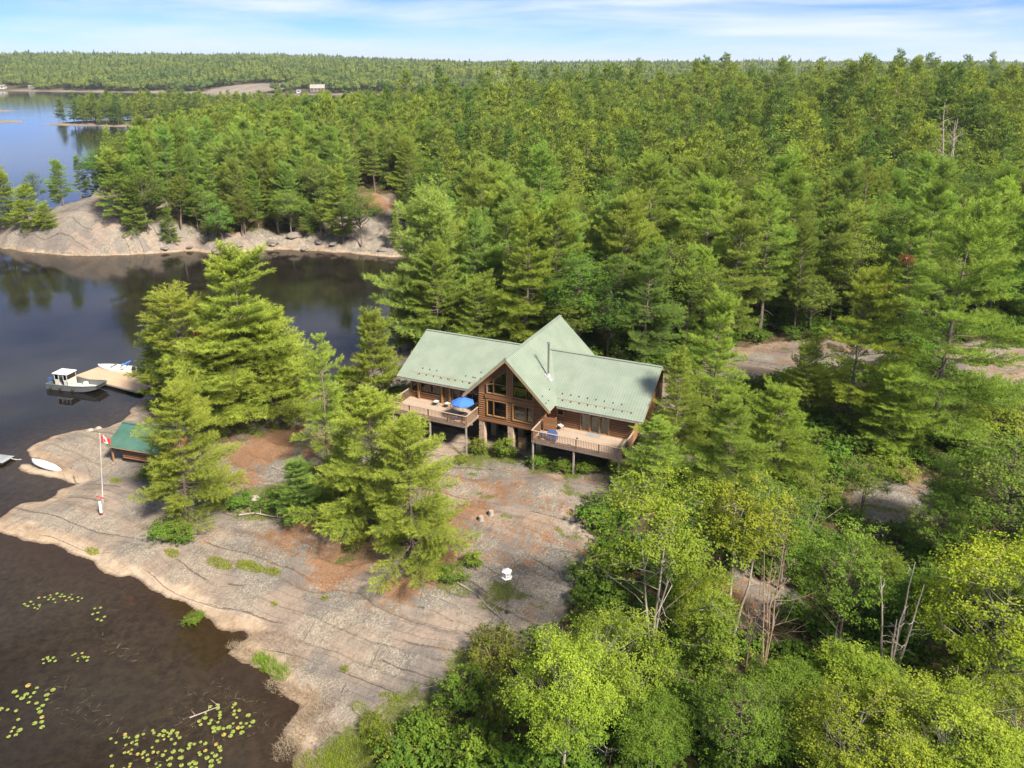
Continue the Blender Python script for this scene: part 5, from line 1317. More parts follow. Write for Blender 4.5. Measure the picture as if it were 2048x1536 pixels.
# ================================================================== the woods
rgf = np.random.default_rng(77)
def jgrid(x0, x1, y0, y1, s):
    xs = np.arange(x0, x1, s); ys = np.arange(y0, y1, s); a, b = np.meshgrid(xs, ys); a = a.ravel(); b = b.ravel()
    return a + rgf.uniform(-.45, .45, len(a)) * s, b + rgf.uniform(-.45, .45, len(b)) * s
def inview(x, y, m=10.0): return np.abs(x) < .70 * (y + 4) + m
hx, hy = jgrid(-150, 240, 34, 330, 4.7)
ok = inview(hx, hy, 4) ; hx, hy = hx[ok], hy[ok]
sd = land(hx, hy)
wj = 3 * (fbm(hx / 4, hy / 4, 61, 3) - .5)
bare = in_clear(hx + wj, hy, 1.2)
NOAUTO = poly_px([(1330, 775), (1480, 672), (1700, 668), (2090, 675), (2120, 1010), (1880, 1000), (1750, 1090), (1500, 1040), (1350, 1000)])
bare |= signed(NOAUTO, hx, hy) > 0
dom = (np.hypot(hx + 122, hy - 195) < 23)
pen = (hx < -22) & (hy > 150)
ok = (sd > np.where(pen, 2.2, 4.0)) & ~bare & ~dom
# keep the house plot free
du = (hx + .75) * math.cos(AZ) - (hy - 71.8) * math.sin(AZ); dv = (hx + .75) * math.sin(AZ) + (hy - 71.8) * math.cos(AZ)
ok &= ~((np.abs(du) < 17.5) & (dv > -5) & (dv < 19))
tk = np.array(TAKEN)
dmin = np.min(np.hypot(hx[:, None] - tk[None, :, 0], hy[:, None] - tk[None, :, 1]), 1); ok &= dmin > np.where(hy < 100, 3.0, 2.6)
front = (hy < 66)
ok &= ~(front & (rgf.random(len(hx)) < .45)) & ~(front & (signed(CLEAR[0], hx, hy) > -8.0))
hx, hy = hx[ok], hy[ok]; sd = sd[ok]
hzv = height(hx, hy); pen = (hx < -22) & (hy > 150); front = hy < 66
ppine = np.where(pen, .86, np.where(front, .12, np.where(hy < 130, .64, np.clip(.55 - .25 * sstep(20, 90, hx), .3, .7))))
ppine = np.where(fbm(hx / 22, hy / 22, 55, 2) > .56, ppine * .5, ppine)
isp = rgf.random(len(hx)) < ppine
order = np.argsort(hy - 85 * pen)
npine = sum(1 for o in D.objects if o.name.startswith('white_pine')); nbr = sum(1 for o in D.objects if o.name.startswith('broadleaf_tree'))
LABP = {'pen': ('pine in the wood on the rocky bank across the inlet', 'pines on the far bank of the inlet'),
        'near': ('pine at the near edge of the forest behind the cottage', 'pines along the near forest edge'),
        'right': ('pine in the forest to the right of the cottage', 'pines in the right-hand forest'),
        'deep': ('pine in the deep forest well behind the cottage', 'pines in the deep forest')}
LABB = {'front': ('small broadleaf tree in the shaded thicket at lower right', 'thicket trees at lower right'), 'pen': ('leafy tree among the pines across the inlet', 'leafy trees across the inlet'),
        'near': ('leafy tree at the near edge of the forest behind the cottage', 'leafy trees along the near forest edge'), 'right': ('leafy tree in the forest to the right of the cottage', 'leafy trees in the right-hand forest'),
        'deep': ('leafy tree in the deep forest well behind the cottage', 'leafy trees in the deep forest')}
rest = []; ROWS = {}
for i in order:
    x, y, z = hx[i], hy[i], hzv[i]
    u = rgf.random()
    if isp[i]:
        h = (rgf.uniform(13, 20) if pen[i] else rgf.uniform(13, 21)) * (1.15 if rgf.random() < .12 and not pen[i] else 1); 
        if sd[i] < 8: h *= rgf.uniform(.45, .85)
        if y < 66: h *= .6
        if npine < 296:
            npine += 1; k = int(rgf.integers(0, 8)); zone = 'pen' if pen[i] else ('right' if x > 42 + .1 * y and y < 200 else ('near' if y < 135 else 'deep'))
            lb, gp = LABP[zone]; q = rgf.uniform(.80, 1.25); t_ = (q * rgf.uniform(.80, 1.05), q, q * rgf.uniform(.8, 1.1))
            o = plant(PINES[k], 'white_pine', lb, 'pine tree', (x, y, z), h, rgf.uniform(0, 6.28), 1, gp, t_, rgf.uniform(.66, .88) if pen[i] else rgf.uniform(.78, 1.05), 12. if k == 5 else 18.); ROWS.setdefault(gp, []).append((o, x, y, h / 17., t_))
        else: rest.append((x, y, z, h, 1))
    else:
        h = rgf.uniform(4.5, 8.5) if front[i] else rgf.uniform(9.5, 16)
        if nbr < 296:
            nbr += 1; k = int(rgf.integers(0, 4)); zone = 'front' if front[i] else 'pen' if pen[i] else ('right' if x > 42 + .1 * y and y < 200 else ('near' if y < 135 else 'deep'))
            lb, gp = LABB[zone]; q = rgf.uniform(.72, 1.3); t_ = (q * rgf.uniform(.75, 1.12), q, q * rgf.uniform(.8, 1.1))
            o = plant(BROADS[k], 'broadleaf_tree', lb, 'broadleaf tree', (x, y, z), h, rgf.uniform(0, 6.28), 1, gp, t_, rgf.uniform(.9, 1.15), 13.); ROWS.setdefault(gp, []).append((o, x, y, h / (6.5 if front[i] else 12.7), t_))
        else: rest.append((x, y, z, h, 0))

# each wood is told off in rows from the camera, twelve to a row, counted from the left
ORD = 'first second third fourth fifth sixth seventh eighth ninth tenth eleventh twelfth'.split()
WHERE = {'pines on the far bank of the inlet': 'pine across the inlet', 'pines along the near forest edge': 'pine behind the cottage', 'pines in the right-hand forest': 'pine in the right-hand forest', 'pines in the deep forest': 'pine in the deep forest',
         'thicket trees at lower right': 'thicket tree at lower right', 'leafy trees across the inlet': 'leafy tree across the inlet', 'leafy trees along the near forest edge': 'leafy tree behind the cottage', 'leafy trees in the right-hand forest': 'leafy tree in the right-hand forest', 'leafy trees in the deep forest': 'leafy tree in the deep forest'}
for gp, lst in ROWS.items():
    lst.sort(key=lambda q: q[2]); nr = max(1, math.ceil(len(lst) / 12))
    for r in range(nr):
        row = sorted(lst[r * 12:(r + 1) * 12], key=lambda q: q[1] / (q[2] + 4))
        for j, (o, x, y, hr, t_) in enumerate(row):
            look = ('tall ' if hr > 1.08 else 'short ' if hr < .85 else '') + ('yellow-green ' if t_[0] > t_[1] * 1.0 and t_[1] > .85 else 'dark ' if t_[1] < .92 else 'fresh green ')
            o['label'] = (look + WHERE[gp] + ', ' + (ORD[r] if r < 12 else 'last') + ' row back, ' + ORD[j] + ' from left')

# beyond: one wood that reads as a mass, real trees scattered on points
def combo(name, wd, v, tn, nper, lm, bm_):
    """trunk and crown in one light mesh for the far woods"""
    me = D.meshes.new(name); nv = len(wd.v)
    tris = []
    for f in wd.f:
        for j in range(1, len(f) - 1): tris.append((f[0], f[j], f[j + 1]))
    tris = np.array(tris); cf = np.arange(len(v)).reshape(-1, nper) + nv
    if nper == 4: cf = np.concatenate([cf[:, [0, 1, 2]], cf[:, [0, 2, 3]]])
    V = np.concatenate([np.array(wd.v), v]); F = np.concatenate([tris, cf])
    me = mesh_np(name, V, F, 3, dict(tone=np.concatenate([np.zeros(nv), tn])))
    me.materials.append(bm_); me.materials.append(lm)
    me.polygons.foreach_set('material_index', np.concatenate([np.zeros(len(tris), np.int32), np.ones(len(cf), np.int32)]))
    return me
far_col = D.collections.new('far_tree_kinds')
kinds = []
for s, kw in ((51, dict(H=17, R=4.6, z0=.15, gaps=.15)), (52, dict(H=17, R=3.9, z0=.22, gaps=.25, lobe=.5)), (53, dict(H=17, R=5.2, z0=.1, whorl=1.2, gaps=.15))):
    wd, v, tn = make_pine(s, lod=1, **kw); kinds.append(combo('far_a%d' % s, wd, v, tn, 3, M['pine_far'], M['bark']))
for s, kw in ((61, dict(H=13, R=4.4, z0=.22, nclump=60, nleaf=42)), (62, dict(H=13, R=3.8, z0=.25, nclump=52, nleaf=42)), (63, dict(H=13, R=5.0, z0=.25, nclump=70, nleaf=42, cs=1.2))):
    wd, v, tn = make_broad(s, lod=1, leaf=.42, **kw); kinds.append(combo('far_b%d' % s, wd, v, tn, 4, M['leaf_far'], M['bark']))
# clumps of a dozen light trees for the other side of the lake
rgc = np.random.default_rng(9)
for s in range(3):
    Vs, Ts = [], []
    for j in range(22):
        r = 13 * math.sqrt(rgc.random()); a = rgc.uniform(0, 6.28); H_ = rgc.uniform(9, 16); Rr = rgc.uniform(2.6, 4.2); n = 130
        d = unit(rgc.normal(0, 1, (n, 3))); d[:, 2] = np.abs(d[:, 2]) * 1.0 - .25
        con = (rgc.random() < .30)
        tz_ = rgc.random(n) ** .8
        if con: rr = Rr * .75 * (1.05 - tz_); P = np.stack([np.cos(d[:, 0] * 9) * rr, np.sin(d[:, 0] * 9) * rr, H_ * (.2 + .85 * tz_)], 1)
        else: P = d * np.array([Rr, Rr, H_ * .38]) * rgc.uniform(.6, 1.0, (n, 1)) + np.array([0, 0, H_ * .6])
        P = P + np.array([r * math.cos(a), r * math.sin(a), 0])
        v, tn = leaves(P, d * .6 + np.array([0, 0, .7]) + rgc.normal(0, .35, (n, 3)), rgc.uniform(.7, 1.3, n), 1.35, 1.15, rgc, np.clip((.15 if con else .45) + rgc.uniform(-.15, .25) + .25 * d[:, 2], 0, 1))
        Vs.append(v); Ts.append(tn)
    V = np.concatenate(Vs); tn = np.concatenate(Ts)
    wd = MB()
    for j in range(6): a = j; wd.tube([(6 * math.cos(a), 6 * math.sin(a), -1), (6 * math.cos(a), 6 * math.sin(a), 7)], [.2, .1], 3, False)
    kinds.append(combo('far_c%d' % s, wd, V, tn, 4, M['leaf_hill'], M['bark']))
for k_, me in enumerate(kinds):
    o = D.objects.new('k%02d_%s' % (k_, me.name), me); far_col.objects.link(o)
def scatter(name, P, idx, rz, scl, label, cat):
    me = D.meshes.new(name); n = len(P); me.vertices.add(n); me.vertices.foreach_set('co', np.ascontiguousarray(P, dtype=np.float32).ravel())
    for nm, ty, da, key in (('idx', 'INT', idx, 'value'), ('rz', 'FLOAT', rz, 'value'), ('scl', 'FLOAT_VECTOR', scl, 'vector')):
        a_ = me.attributes.new(nm, ty, 'POINT'); a_.data.foreach_set(key, np.ascontiguousarray(da, dtype=np.int32 if ty == 'INT' else np.float32).ravel())
    o = obj(name, me, kind='stuff'); o['label'] = label; o['category'] = cat
    ng = D.node_groups.new(name + '_nodes', 'GeometryNodeTree')
    ng.interface.new_socket('Geometry', in_out='INPUT', socket_type='NodeSocketGeometry'); ng.interface.new_socket('Geometry', in_out='OUTPUT', socket_type='NodeSocketGeometry')
    gi = ng.nodes.new('NodeGroupInput'); go = ng.nodes.new('NodeGroupOutput'); ip = ng.nodes.new('GeometryNodeInstanceOnPoints'); ci = ng.nodes.new('GeometryNodeCollectionInfo')
    ci.inputs['Collection'].default_value = far_col; ci.inputs['Separate Children'].default_value = True; ci.inputs['Reset Children'].default_value = True
    ip.inputs['Pick Instance'].default_value = True
    def na(nm, ty): q_ = ng.nodes.new('GeometryNodeInputNamedAttribute'); q_.data_type = ty; q_.inputs['Name'].default_value = nm; return q_.outputs['Attribute']
    cx = ng.nodes.new('ShaderNodeCombineXYZ'); l = ng.links.new
    l(gi.outputs[0], ip.inputs['Points']); l(ci.outputs[0], ip.inputs['Instance']); l(na('idx', 'INT'), ip.inputs['Instance Index'])
    l(na('rz', 'FLOAT'), cx.inputs['Z']); l(cx.outputs[0], ip.inputs['Rotation']); l(na('scl', 'FLOAT_VECTOR'), ip.inputs['Scale']); l(ip.outputs[0], go.inputs[0])
    o.modifiers.new('scatter', 'NODES').node_group = ng
    return o
# rest of the near wood and the mid distance
mx_, my_ = jgrid(-420, 560, 330, 720, 5.6)
ok = inview(mx_, my_, 10); mx_, my_ = mx_[ok], my_[ok]; s_ = land(mx_, my_); ok = s_ > np.where(my_ > 560, 3.5, 5.0)
ok &= ~((mx_ < -120) & (rgf.random(len(mx_)) < .2)) ; ok &= ~((mx_ < -335))
mx_, my_ = mx_[ok], my_[ok]; mz = height(mx_, my_)
fb = fbm(mx_ / 40, my_ / 40, 99, 3); pp = rgf.random(len(mx_)) < np.where(mx_ < -100, .9, np.clip(.66 - sstep(-40, 160, mx_) * .34 + 1.4 * (fb - .5), .08, .95))
allp = [(x, y, z, h, t) for x, y, z, h, t in rest] + [(x, y, z, rgf.uniform(12, 23) if p else rgf.uniform(9, 16), int(p)) for x, y, z, p in zip(mx_, my_, mz, pp)]
allp = np.array(allp); n = len(allp)
# scattered taller pines stand out of the canopy
tall = (allp[:, 4] > .5) & (rgf.random(n) < .13) & (allp[:, 0] > -60); allp[tall, 3] *= rgf.uniform(1.15, 1.5, int(tall.sum()))
idx = np.where(allp[:, 4] > .5, rgf.integers(0, 3, n), 3 + rgf.integers(0, 3, n))
k = allp[:, 3] / np.where(allp[:, 4] > .5, 17., 13.); wdt = k * rgf.uniform(.8, 1.1, n)
scatter('far_forest', allp[:, :3], idx, rgf.uniform(0, 6.28, n), np.stack([wdt, wdt, k], 1), 'unbroken mixed forest stretching back from the cottage to the channel', 'forest')
n_mid = n
cx_, cy_ = jgrid(-1500, 2600, 640, 3600, 21.0)
keep = (inview(cx_, cy_, 40)) & (rgf.random(len(cx_)) < np.where(cy_ > 2200, .55, 1.0)); cx_, cy_ = cx_[keep], cy_[keep]; s_ = land(cx_, cy_)
ok = (s_ > 15) & ((cy_ > 715) | (cx_ > 560)) & (np.hypot((cx_ + 420) / 1.3, cy_ - 1290) > 62)
for fx, fy, rr in ((-300, 1238, 30), (-905, 1415, 30), (-842, 1408, 20), (-325, 1222, 22), (-300, 1205, 20), (-880, 1395, 22)): ok &= np.hypot(cx_ - fx, cy_ - fy) > rr
cx_, cy_ = cx_[ok], cy_[ok]; cz_ = height(cx_, cy_); n = len(cx_)
k = rgf.uniform(.75, 1.3, n) * np.where(cy_ > 2200, 1.25, 1.0)
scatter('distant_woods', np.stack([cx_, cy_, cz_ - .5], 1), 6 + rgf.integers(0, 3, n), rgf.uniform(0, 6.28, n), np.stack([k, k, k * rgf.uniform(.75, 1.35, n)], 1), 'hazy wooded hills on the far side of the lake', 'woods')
print('mid', n_mid, 'clumps', n, 'pines', npine, 'broad', nbr)

# ================================================================== shrubs, grass, lilies, stones, driftwood
SHRUBS = []
for sd_, kw in ((71, dict(H=2.0, R=1.5, z0=.05, nclump=34, nleaf=110, leaf=.13, stems=4, cs=.55, bark_r=.012)), (72, dict(H=1.6, R=1.6, z0=.0, nclump=34, nleaf=110, leaf=.11, stems=5, cs=.5, bark_r=.012)), (73, dict(H=2.4, R=1.3, z0=.1, nclump=30, nleaf=120, leaf=.14, stems=3, cs=.55, bark_r=.012))):
    SHRUBS.append(pack_broad(sd_, 'twig', **kw))
def shrub(px, py, k, sc_, label, tint=(1, 1, 1)):
    b = ground(px, py); o = thing('shrub', label, 'shrub', b, px % 6.28); o.scale = (sc_,) * 3
    for nm, me in zip(('stems', 'foliage'), SHRUBS[k]):
        c = D.objects.new(nm, me); COL.objects.link(c); c.parent = o; c.color = (*tint, 1)
shrub(955, 905, 0, .75, 'bright shrub at the foot of the left stone pier', (1.2, 1.1, .8))
shrub(1008, 912, 2, .85, 'leafy shrub in front of the middle stone pier', (1.1, 1.15, .85))
shrub(1082, 930, 1, .9, 'round green shrub under the left corner of the right deck', (.85, 1.1, .8))
shrub(1128, 945, 0, .7, 'small shrub below the right deck, left of its middle post', (.95, 1.1, .8))
shrub(1175, 945, 1, .8, 'low shrub below the right deck, right of its middle post', (1.0, 1.1, .8))
shrub(925, 925, 1, .5, 'tiny shrub by the left deck corner post', (1.3, 1.1, .8))
shrub(310, 955, 1, 1.0, 'low green bush beside the boathouse wall', (.8, .95, .8))
shrub(335, 965, 0, .8, 'second green bush right of the boathouse wall', (.8, .95, .8))
shrub(480, 1012, 1, 1.0, 'dark low bush left of the pale boulder', (.75, .95, .85))
shrub(545, 1015, 1, 1.1, 'dark low bush right of the pale boulder', (.75, .95, .85))
shrub(630, 1020, 2, .9, 'dark bush behind the small dark pine', (.7, .9, .85))
shrub(335, 1072, 1, 1.1, 'green bush at the base of the boathouse pine', (.85, 1.0, .8))
shrub(365, 1085, 0, .8, 'smaller bush below the boathouse pine', (.9, 1.0, .8))
shrub(715, 1092, 0, .8, 'brownish bush left of the large bushy pine', (1.2, .9, .8))
shrub(905, 1160, 1, .9, 'dark bush at the right foot of the low-branched pine', (.9, .95, .8))
shrub(945, 1135, 2, .6, 'bright little shrub between the low-branched pine and bird house', (1.2, 1.15, .8))
shrub(930, 1415, 2, 1.25, 'large green shrub at the lower edge of the rock', (.85, 1.05, .9))
shrub(985, 1330, 1, 1.5, 'brown-green spreading bush below the bird house', (1.0, .85, .8))
shrub(1040, 1390, 1, 1.6, 'brown-green bush right of the large green shrub', (1.05, .85, .8))
shrub(1000, 1450, 0, 1.3, 'dull green bush below the large green shrub', (.9, .9, .8))
shrub(880, 1480, 1, 1.2, 'bright green bush at the bottom beside the grass', (1.1, 1.15, .8))
shrub(800, 1510, 1, 1.2, 'bright green bush nearest the reeds at the bottom', (1.2, 1.15, .8))
shrub(950, 1530, 2, 1.2, 'leafy bush at the bottom edge under the yellow-green tree', (1.0, 1.1, .8))
shrub(740, 1455, 1, .55, 'small tuft of leaves in the crack above the dry reeds', (1.2, 1.1, .8))
shrub(388, 1248, 1, .55, 'green clump growing at the waterline of the rock', (1.0, 1.1, .7))
shrub(640, 400, 1, 2.4, 'olive bushes on the far bank above the water', (1.0, 1.0, .8))
shrub(880, 460, 1, 2.2, 'olive bush at the right end of the far bank', (1.0, 1.0, .8))
shrub(440, 470, 1, 2.4, 'spreading bush on the far bank near the dome', (1.1, 1.05, .8))
shrub(1790, 960, 0, 1.2, 'bright bush left of the pale rock patch', (1.2, 1.1, .8))
shrub(1930, 900, 2, 1.8, 'yellow-green bush at the right edge below the path', (1.3, 1.15, .9))
shrub(2000, 880, 0, 2.0, 'pale bush in the right corner below the clearing', (1.3, 1.15, .9))

rgg = np.random.default_rng(123)
def blades(name, spots, n, hgt, wd, label, cat, mat='grass', tone=(.2, 1.0), lean=.35, tint=(1, 1, 1), flat=False):
    """spots: (px, py, radius x, radius y)"""
    Vs, Ts = [], []
    for px, py, rx, ry in spots:
        c = ground(px, py); k = int(n * rx * ry) + 4; a = rgg.uniform(0, 6.28, k); r = np.sqrt(rgg.random(k))
        a_, b_ = r * np.cos(a) * rx, r * np.sin(a) * ry
        x = c[0] + a_ * CA + b_ * -SA; y = c[1] + a_ * SA + b_ * CA
        z = np.maximum(height(x, y), 0) - .02
        P = np.stack([x, y, z], 1); d = unit(np.stack([rgg.normal(0, lean, k), rgg.normal(0, lean, k), np.full(k, .06 if flat else 1.0)], 1))
        h = hgt * rgg.uniform(.5, 1.2, k) * (1.1 - .5 * r); s = unit(np.cross(d, rgg.normal(0, 1, (k, 3)))) * wd
        v = np.stack([P - s, P + s, P + d * h[:, None] + np.array([0, 0, .02])], 1).reshape(-1, 3); Vs.append(v); Ts.append(np.repeat(rgg.uniform(*tone, k), 3))
    me = crown_mesh(name, np.concatenate(Vs), np.concatenate(Ts), 3, M[mat]); o = obj(name, me, kind='stuff'); o['label'] = label; o['category'] = cat; o.color = (*tint, 1)
    return o
M['straw'] = mat_leaf('dry_straw', (.17, .125, .08), (.40, .325, .24), .3)
blades('grass_patch', [(440, 1130, 1.6, .6), (500, 1132, 1.7, .75), (545, 1148, 1.0, .5), (345, 1110, .9, .5), (185, 1106, .9, .4), (232, 962, 1.0, .4), (650, 1200, .4, .3), (550, 1210, .3, .3), (690, 1340, .4, .3)], 800, .42, .018, 'tufts of fresh green grass in hollows of the bare rock', 'grass', tint=(1.45, 1.3, .9))
blades('reed_bed', [(535, 1335, .9, .7), (560, 1350, .9, .6), (520, 1320, .5, .6)], 420, 1.0, .016, 'upright green reeds at the head of the small cove', 'reeds', tint=(1.0, 1.15, .7))
blades('meadow_grass', [(700, 1510, 1.9, 1.4), (620, 1530, 1.3, 1.0), (760, 1470, 1.4, 1.0), (660, 1540, 1.6, 1.2), (840, 1450, 1.6, .8), (720, 1420, .8, .5), (780, 1395, 1.0, .4), (1000, 1560, 3, 2)], 420, .4, .018, 'green grass on the bank at the bottom of the picture', 'grass', tint=(1.35, 1.3, .9))
blades('dry_reeds', [(600, 1460, 1.2, 1.5), (575, 1500, 1.0, 1.1), (640, 1420, .9, .8), (490, 1310, 1.2, .6), (560, 1375, 1.3, .7), (590, 1330, .8, .6), (610, 1395, 1.2, .7), (470, 1296, .9, .4), (650, 1465, .8, .8)], 420, .65, .012, 'bleached dry reed straw washed up along the cove', 'dry reeds', 'straw', lean=1.4)
blades('pond_weed', [(420, 1380, 2.2, 1.3), (360, 1440, 2.6, 1.2), (460, 1450, 1.6, 1.2), (300, 1500, 2.6, 1.2), (180, 1440, 3.0, 1.2), (130, 1380, 3, 1.0), (250, 1300, 3, 1.0), (480, 1400, 1.8, 1.2), (520, 1450, 1.4, 1.2), (400, 1460, 2.2, 1.2)], 13, .8, .012, 'thin dead stems lying in the shallow water', 'pond weed', 'straw', lean=1.0, flat=True)
blades('twig_heap', [(555, 1285, 1.7, 1.1), (515, 1272, 1.0, .6), (595, 1300, 1.0, .8)], 330, .7, .008, 'heap of grey brushwood at the edge of the cove', 'brushwood', 'twig', lean=1.2)
blades('deck_side_weeds', [(960, 918, 1.6, .6), (1010, 925, 1.4, .5), (1080, 935, 1.5, .5), (1160, 955, 1.8, .5), (935, 900, .6, .5)], 160, .3, .018, 'weeds and ferns growing in front of the stone piers', 'weeds', tint=(.8, .95, .6))
blades('bank_heath', [(740, 430, 6, 3), (620, 462, 8, 2), (500, 465, 7, 1.5), (400, 478, 6, 1.2), (860, 480, 5, 2)], 14, .6, .10, 'low heath plants on the far bank', 'heath', tint=(.7, .75, .6))

# lily pads: each patch a thing, each pad a part
pad_me = []
for s in range(3):
    rg = random.Random(s); n = 11; vs = [(0, 0, 0)] + [(math.cos(.25 + a * (6.283 - .5) / n) * rg.uniform(.92, 1.05), math.sin(.25 + a * (6.283 - .5) / n) * rg.uniform(.92, 1.05), 0) for a in range(n + 1)]
    lo_ = [(x, y, -.02) for x, y, z in vs]
    fs = [(0, i, i + 1) for i in range(1, n + 1)] + [(len(vs) + i, len(vs) + i + 1, i + 1, i) for i in range(1, n + 1)]
    pad_me.append(MB().add(vs + lo_, fs).mesh('lily_pad', M['lily_old' if s == 2 else 'lily']))
def lily(label, cx, cy, rx, ry, n, size):
    c = at(cx, cy, 0); p = thing('lily_patch', label, 'lily pads', (c[0], c[1], .012), 0); rg = random.Random(cx); pts = []
    tries = 0
    while len(pts) < n and tries < 4000:
        tries += 1; a = rg.uniform(0, 6.28); r = math.sqrt(rg.random()); q = at(cx + 1.35 * rx * r * math.cos(a), cy + 1.3 * ry * r * math.sin(a), 0); s = size * .8 * rg.uniform(.6, 1.15)
        if all(math.hypot(q[0] - u, q[1] - v) > .9 * (s + t) for u, v, t in pts) and hz(q[0], q[1]) < -.03: pts.append((q[0], q[1], s))
    for i, (x, y, s) in enumerate(pts):
        o = obj('lily_pad', pad_me[2 if rg.random() < .10 else rg.randrange(2)], p); o.location = (x - c[0], y - c[1], rg.uniform(0, .01)); o.scale = (s, s, 1); o.rotation_euler = (rg.uniform(-.05, .05), rg.uniform(-.05, .05), rg.uniform(0, 6.28))
lily('largest lily pad patch near the reeds, beside the drifted straw', 452, 1440, 40, 26, 36, .20)
lily('lily pads along the bottom edge, farthest right patch', 400, 1512, 36, 24, 28, .19)
lily('lily pads at the bottom edge between the two bottom patches', 315, 1500, 40, 34, 30, .18)
lily('lily pads at the bottom edge, leftmost of the bottom row', 250, 1500, 26, 40, 24, .17)
lily('arc of lily pads at the left, nearest the left edge', 18, 1445, 30, 26, 13, .22)
lily('long loose row of lily pads right of the left-edge arc', 66, 1392, 34, 20, 14, .22)
lily('short column of lily pads below the long loose row', 78, 1432, 12, 22, 6, .21)
lily('small lily patch alone in the middle of the dark water', 163, 1310, 14, 11, 9, .15)
lily('small lily patch left of the lone middle one', 98, 1320, 14, 7, 7, .15)
lily('scattered small lily pads closest to the tan shore, upper patch', 110, 1196, 24, 10, 12, .15)
lily('tiny lily patch left of the upper patch', 66, 1211, 16, 7, 9, .14)
lily('few lily pads right of the upper patch toward the shore', 190, 1226, 18, 15, 7, .15)
lily('short lily row just right of the upper patch', 146, 1197, 14, 7, 7, .14)
lily('sparse lily pads between the bottom row and the largest patch', 330, 1470, 24, 12, 9, .17)

# boulders
def boulder(px, py, r, label, seed, mt='boulder', sz=(1, .8, .6), group=None):
    b = ground(px, py); rg = np.random.default_rng(seed); bm = bmesh.new(); bmesh.ops.create_icosphere(bm, subdivisions=2, radius=1.0)
    pl = [unit(rg.normal(0, 1, 3)) for _ in range(7)]
    for v in bm.verts:
        c = np.array(v.co)
        for p_ in pl:
            d = c @ p_
            if d > .72: c = c - p_ * (d - .72) * .9
        c *= 1 + .06 * rg.normal(); v.co = c * np.array(sz) * r
    me = D.meshes.new('boulder'); bm.to_mesh(me); bm.free(); me.materials.append(M[mt])
    o = obj('boulder', me); o.location = (b[0], b[1], b[2] + r * sz[2] * .05); o.rotation_euler = (0, 0, rg.uniform(0, 6)); tag(o, label, 'boulder', group)
M['boulder_pale'] = simple('boulder_pale', (.27, .235, .205), .9, .2, 3, bump=.4)
boulder(511, 1000, .62, 'pale pinkish boulder among the dark bushes', 1, 'boulder_pale')
boulder(181, 862, .45, 'rounded pale boulder at the water, left one of the pair', 2, 'boulder_pale'); boulder(197, 858, .5, 'rounded pale boulder at the water, right one of the pair', 3, 'boulder_pale')
boulder(157, 867, .3, 'small ochre stone left of the two pale boulders', 4)
for i, (x, y, r, lb) in enumerate([(545, 488, 2.2, 'grey block on the far bank, leftmost of the big ones'), (590, 480, 2.8, 'big slanted grey block on the far bank'), (640, 490, 1.8, 'grey block right of the big slanted one'), (668, 497, 1.5, 'dark stone near the water left of the slim little pine'), (720, 500, 1.6, 'squat stone on the far shore below the young pine'),
                                   (765, 505, 1.8, 'grey stone at the far waterline near the right end'), (800, 498, 1.5, 'angular stone above the far waterline at the right end'), (480, 496, 1.7, 'cracked stone on the far shore left of the big blocks'), (430, 500, 1.5, 'low stone on the far shore beyond the tallest pine'), (380, 498, 1.4, 'flat stone on the far shore right of the dome'),
                                   (330, 503, 1.3, 'brown stone at the right foot of the rock dome'), (862, 505, 1.5, 'stone at the right end of the far shore by the pines'), (610, 500, 1.2, 'small stone at the waterline below the slanted block'), (700, 470, 1.6, 'pale stone halfway up the far bank clearing'), (820, 470, 1.8, 'shaded boulder in the upper far bank clearing')]):
    boulder(x, y, r * .72, lb, 20 + i, sz=(1.35, .9, .55))

# fallen wood
def stick(name, label, pts, r, branches=0, seed=0, mt='dead', cat='fallen branch'):
    P = []
    for px, py in pts: g = ground(px, py); P.append(g + np.array([0, 0, r * 1.3]))
    c = P[0].copy(); mb = MB(); rg = np.random.default_rng(seed); Q = [p - c for p in P]
    mb.tube(Q, np.linspace(r, r * .35, len(Q)), 6)
    for i in range(branches):
        j = rg.integers(0, len(Q) - 1); b = Q[j] + (Q[j + 1] - Q[j]) * rg.random(); mb.tube([b, b + np.array([rg.normal(0, .4), rg.normal(0, .3), rg.uniform(.1, .8)])], [r * .5, r * .15], 5)
    o = mb.build(name, M[mt]); o.location = c; tag(o, label, cat)
stick('fallen_log', 'bleached fallen log with upright stubs behind the grass', [(478, 1034), (510, 1030), (545, 1036), (578, 1040)], .11, 7, 3, cat='fallen log')
stick('fallen_branch', 'long bleached branch on the rock left of the bird house pole', [(915, 1168), (955, 1195), (975, 1215), (990, 1228), (1010, 1245)], .07, 3, 4)
stick('fallen_branch', 'short thin pale stick left of the long bleached branch', [(862, 1192), (880, 1200), (900, 1209)], .05, 1, 5)
stick('fallen_branch', 'pale twig across the rock above the cove', [(418, 1212), (450, 1218), (492, 1226)], .04, 2, 6)
stick('fallen_branch', 'grey branch on the orange needles behind the pines', [(545, 935), (570, 945), (590, 955)], .06, 3, 7)
stick('fallen_branch', 'drifted branch lying in the water by the lily pads', [(380, 1440), (410, 1430), (440, 1418)], .05, 3, 8)
stick('fallen_branch', 'brown bent trunk lying in the shaded undergrowth at the bottom', [(1280, 1515), (1330, 1480), (1385, 1462)], .09, 4, 9, 'twig')
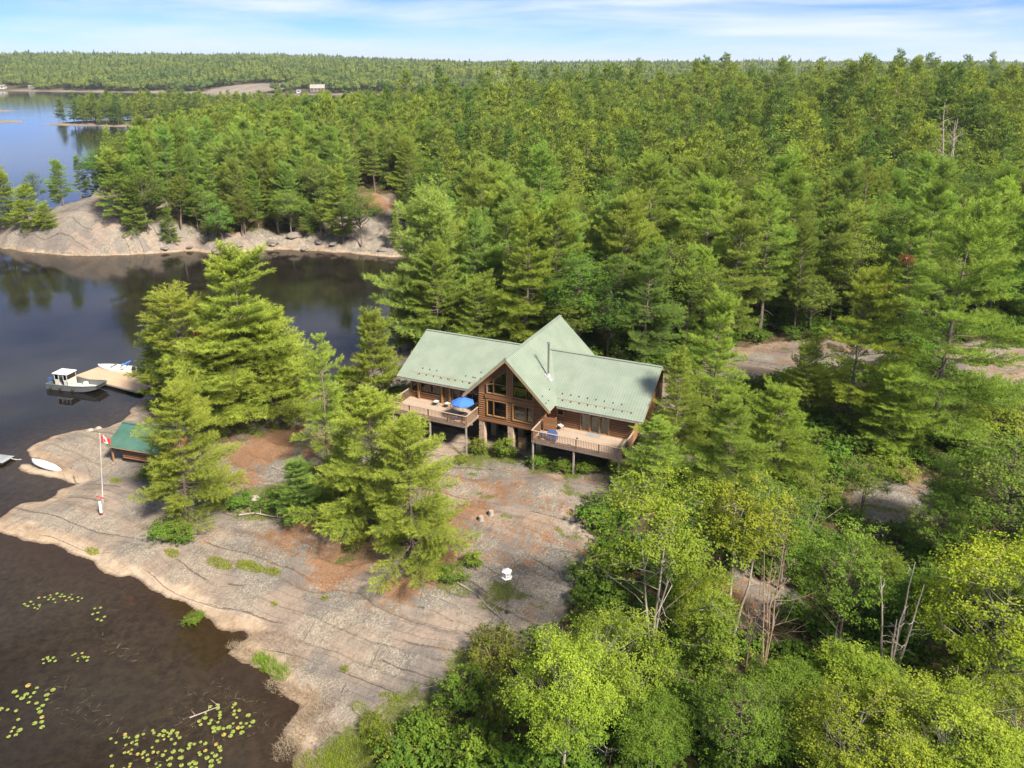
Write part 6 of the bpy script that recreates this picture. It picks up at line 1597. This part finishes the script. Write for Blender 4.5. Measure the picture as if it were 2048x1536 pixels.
for i, (x, y, lb) in enumerate([(962, 1042, 'grey cut stump beside the orange needles, nearer one'), (982, 1030, 'grey cut stump beside the orange needles, farther one')]):
    g = ground(x, y); mb = MB(); rr = .24; n = 9; rg = random.Random(i)
    mb.tube([(0, 0, -.2), (0, 0, .1), (.02, 0, .45)], [rr * 1.35, rr * 1.05, rr], n); o = mb.build('stump', M['greywood']); o.location = g; tag(o, lb, 'stump')

# undergrowth inside the woods: too many to count
ux, uy = jgrid(-60, 150, 34, 165, 2.1); ok = inview(ux, uy, 4); ux, uy = ux[ok], uy[ok]
s_ = land(ux, uy); ok = (s_ > 4) & ~in_clear(ux + 3 * (fbm(ux / 4, uy / 4, 61, 3) - .5), uy, .3) & (rgf.random(len(ux)) < .88)
du = (ux + .75) * math.cos(AZ) - (uy - 71.8) * math.sin(AZ); dv = (ux + .75) * math.sin(AZ) + (uy - 71.8) * math.cos(AZ); ok &= ~((np.abs(du) < 15) & (dv > -3) & (dv < 16.5))
ux, uy = ux[ok], uy[ok]; uz = height(ux, uy); n = len(ux)
me0 = [combo('under_%d' % s, *make_broad(80 + s, H=1.7, R=1.5, z0=.0, nclump=22, nleaf=60, leaf=.17, stems=3, cs=.55, bark_r=.012, lod=1), 4, M['leaf'], M['twig']) for s in range(3)]
keep_n = len(kinds)
for k_, me in enumerate(me0): far_col.objects.link(D.objects.new('k%02d_%s' % (keep_n + k_, me.name), me))
k = rgf.uniform(.6, 1.35, n); ug = scatter('undergrowth', np.stack([ux, uy, uz], 1), keep_n + rgf.integers(0, 3, n), rgf.uniform(0, 6.28, n), np.stack([k, k, k], 1), 'ferns and saplings covering the floor of the woods', 'undergrowth')
ug.color = (.75, .90, .8, 1)
print('undergrowth', n, 'objects', len(D.objects), 'tris', sum(sum(1 for _ in ()) or len(m.loops) - 2 * len(m.polygons) for m in D.meshes))

# thin summer haze over the whole country
hb_ = MB().box(-9400, 9400, -200, 9400, -8.5, 140).build('haze', None, kind='stuff')
hb_['label'] = 'thin summer haze lying over the lake country'; hb_['category'] = 'haze'
t = T('haze_mat'); pv = t.n('ShaderNodeVolumePrincipled'); pv.inputs['Color'].default_value = (.80, .88, 1.0, 1); pv.inputs['Density'].default_value = .00007; pv.inputs['Anisotropy'].default_value = .2
t.t.links.new(pv.outputs[0], t.out.inputs['Volume']); hb_.data.materials.append(t.m)
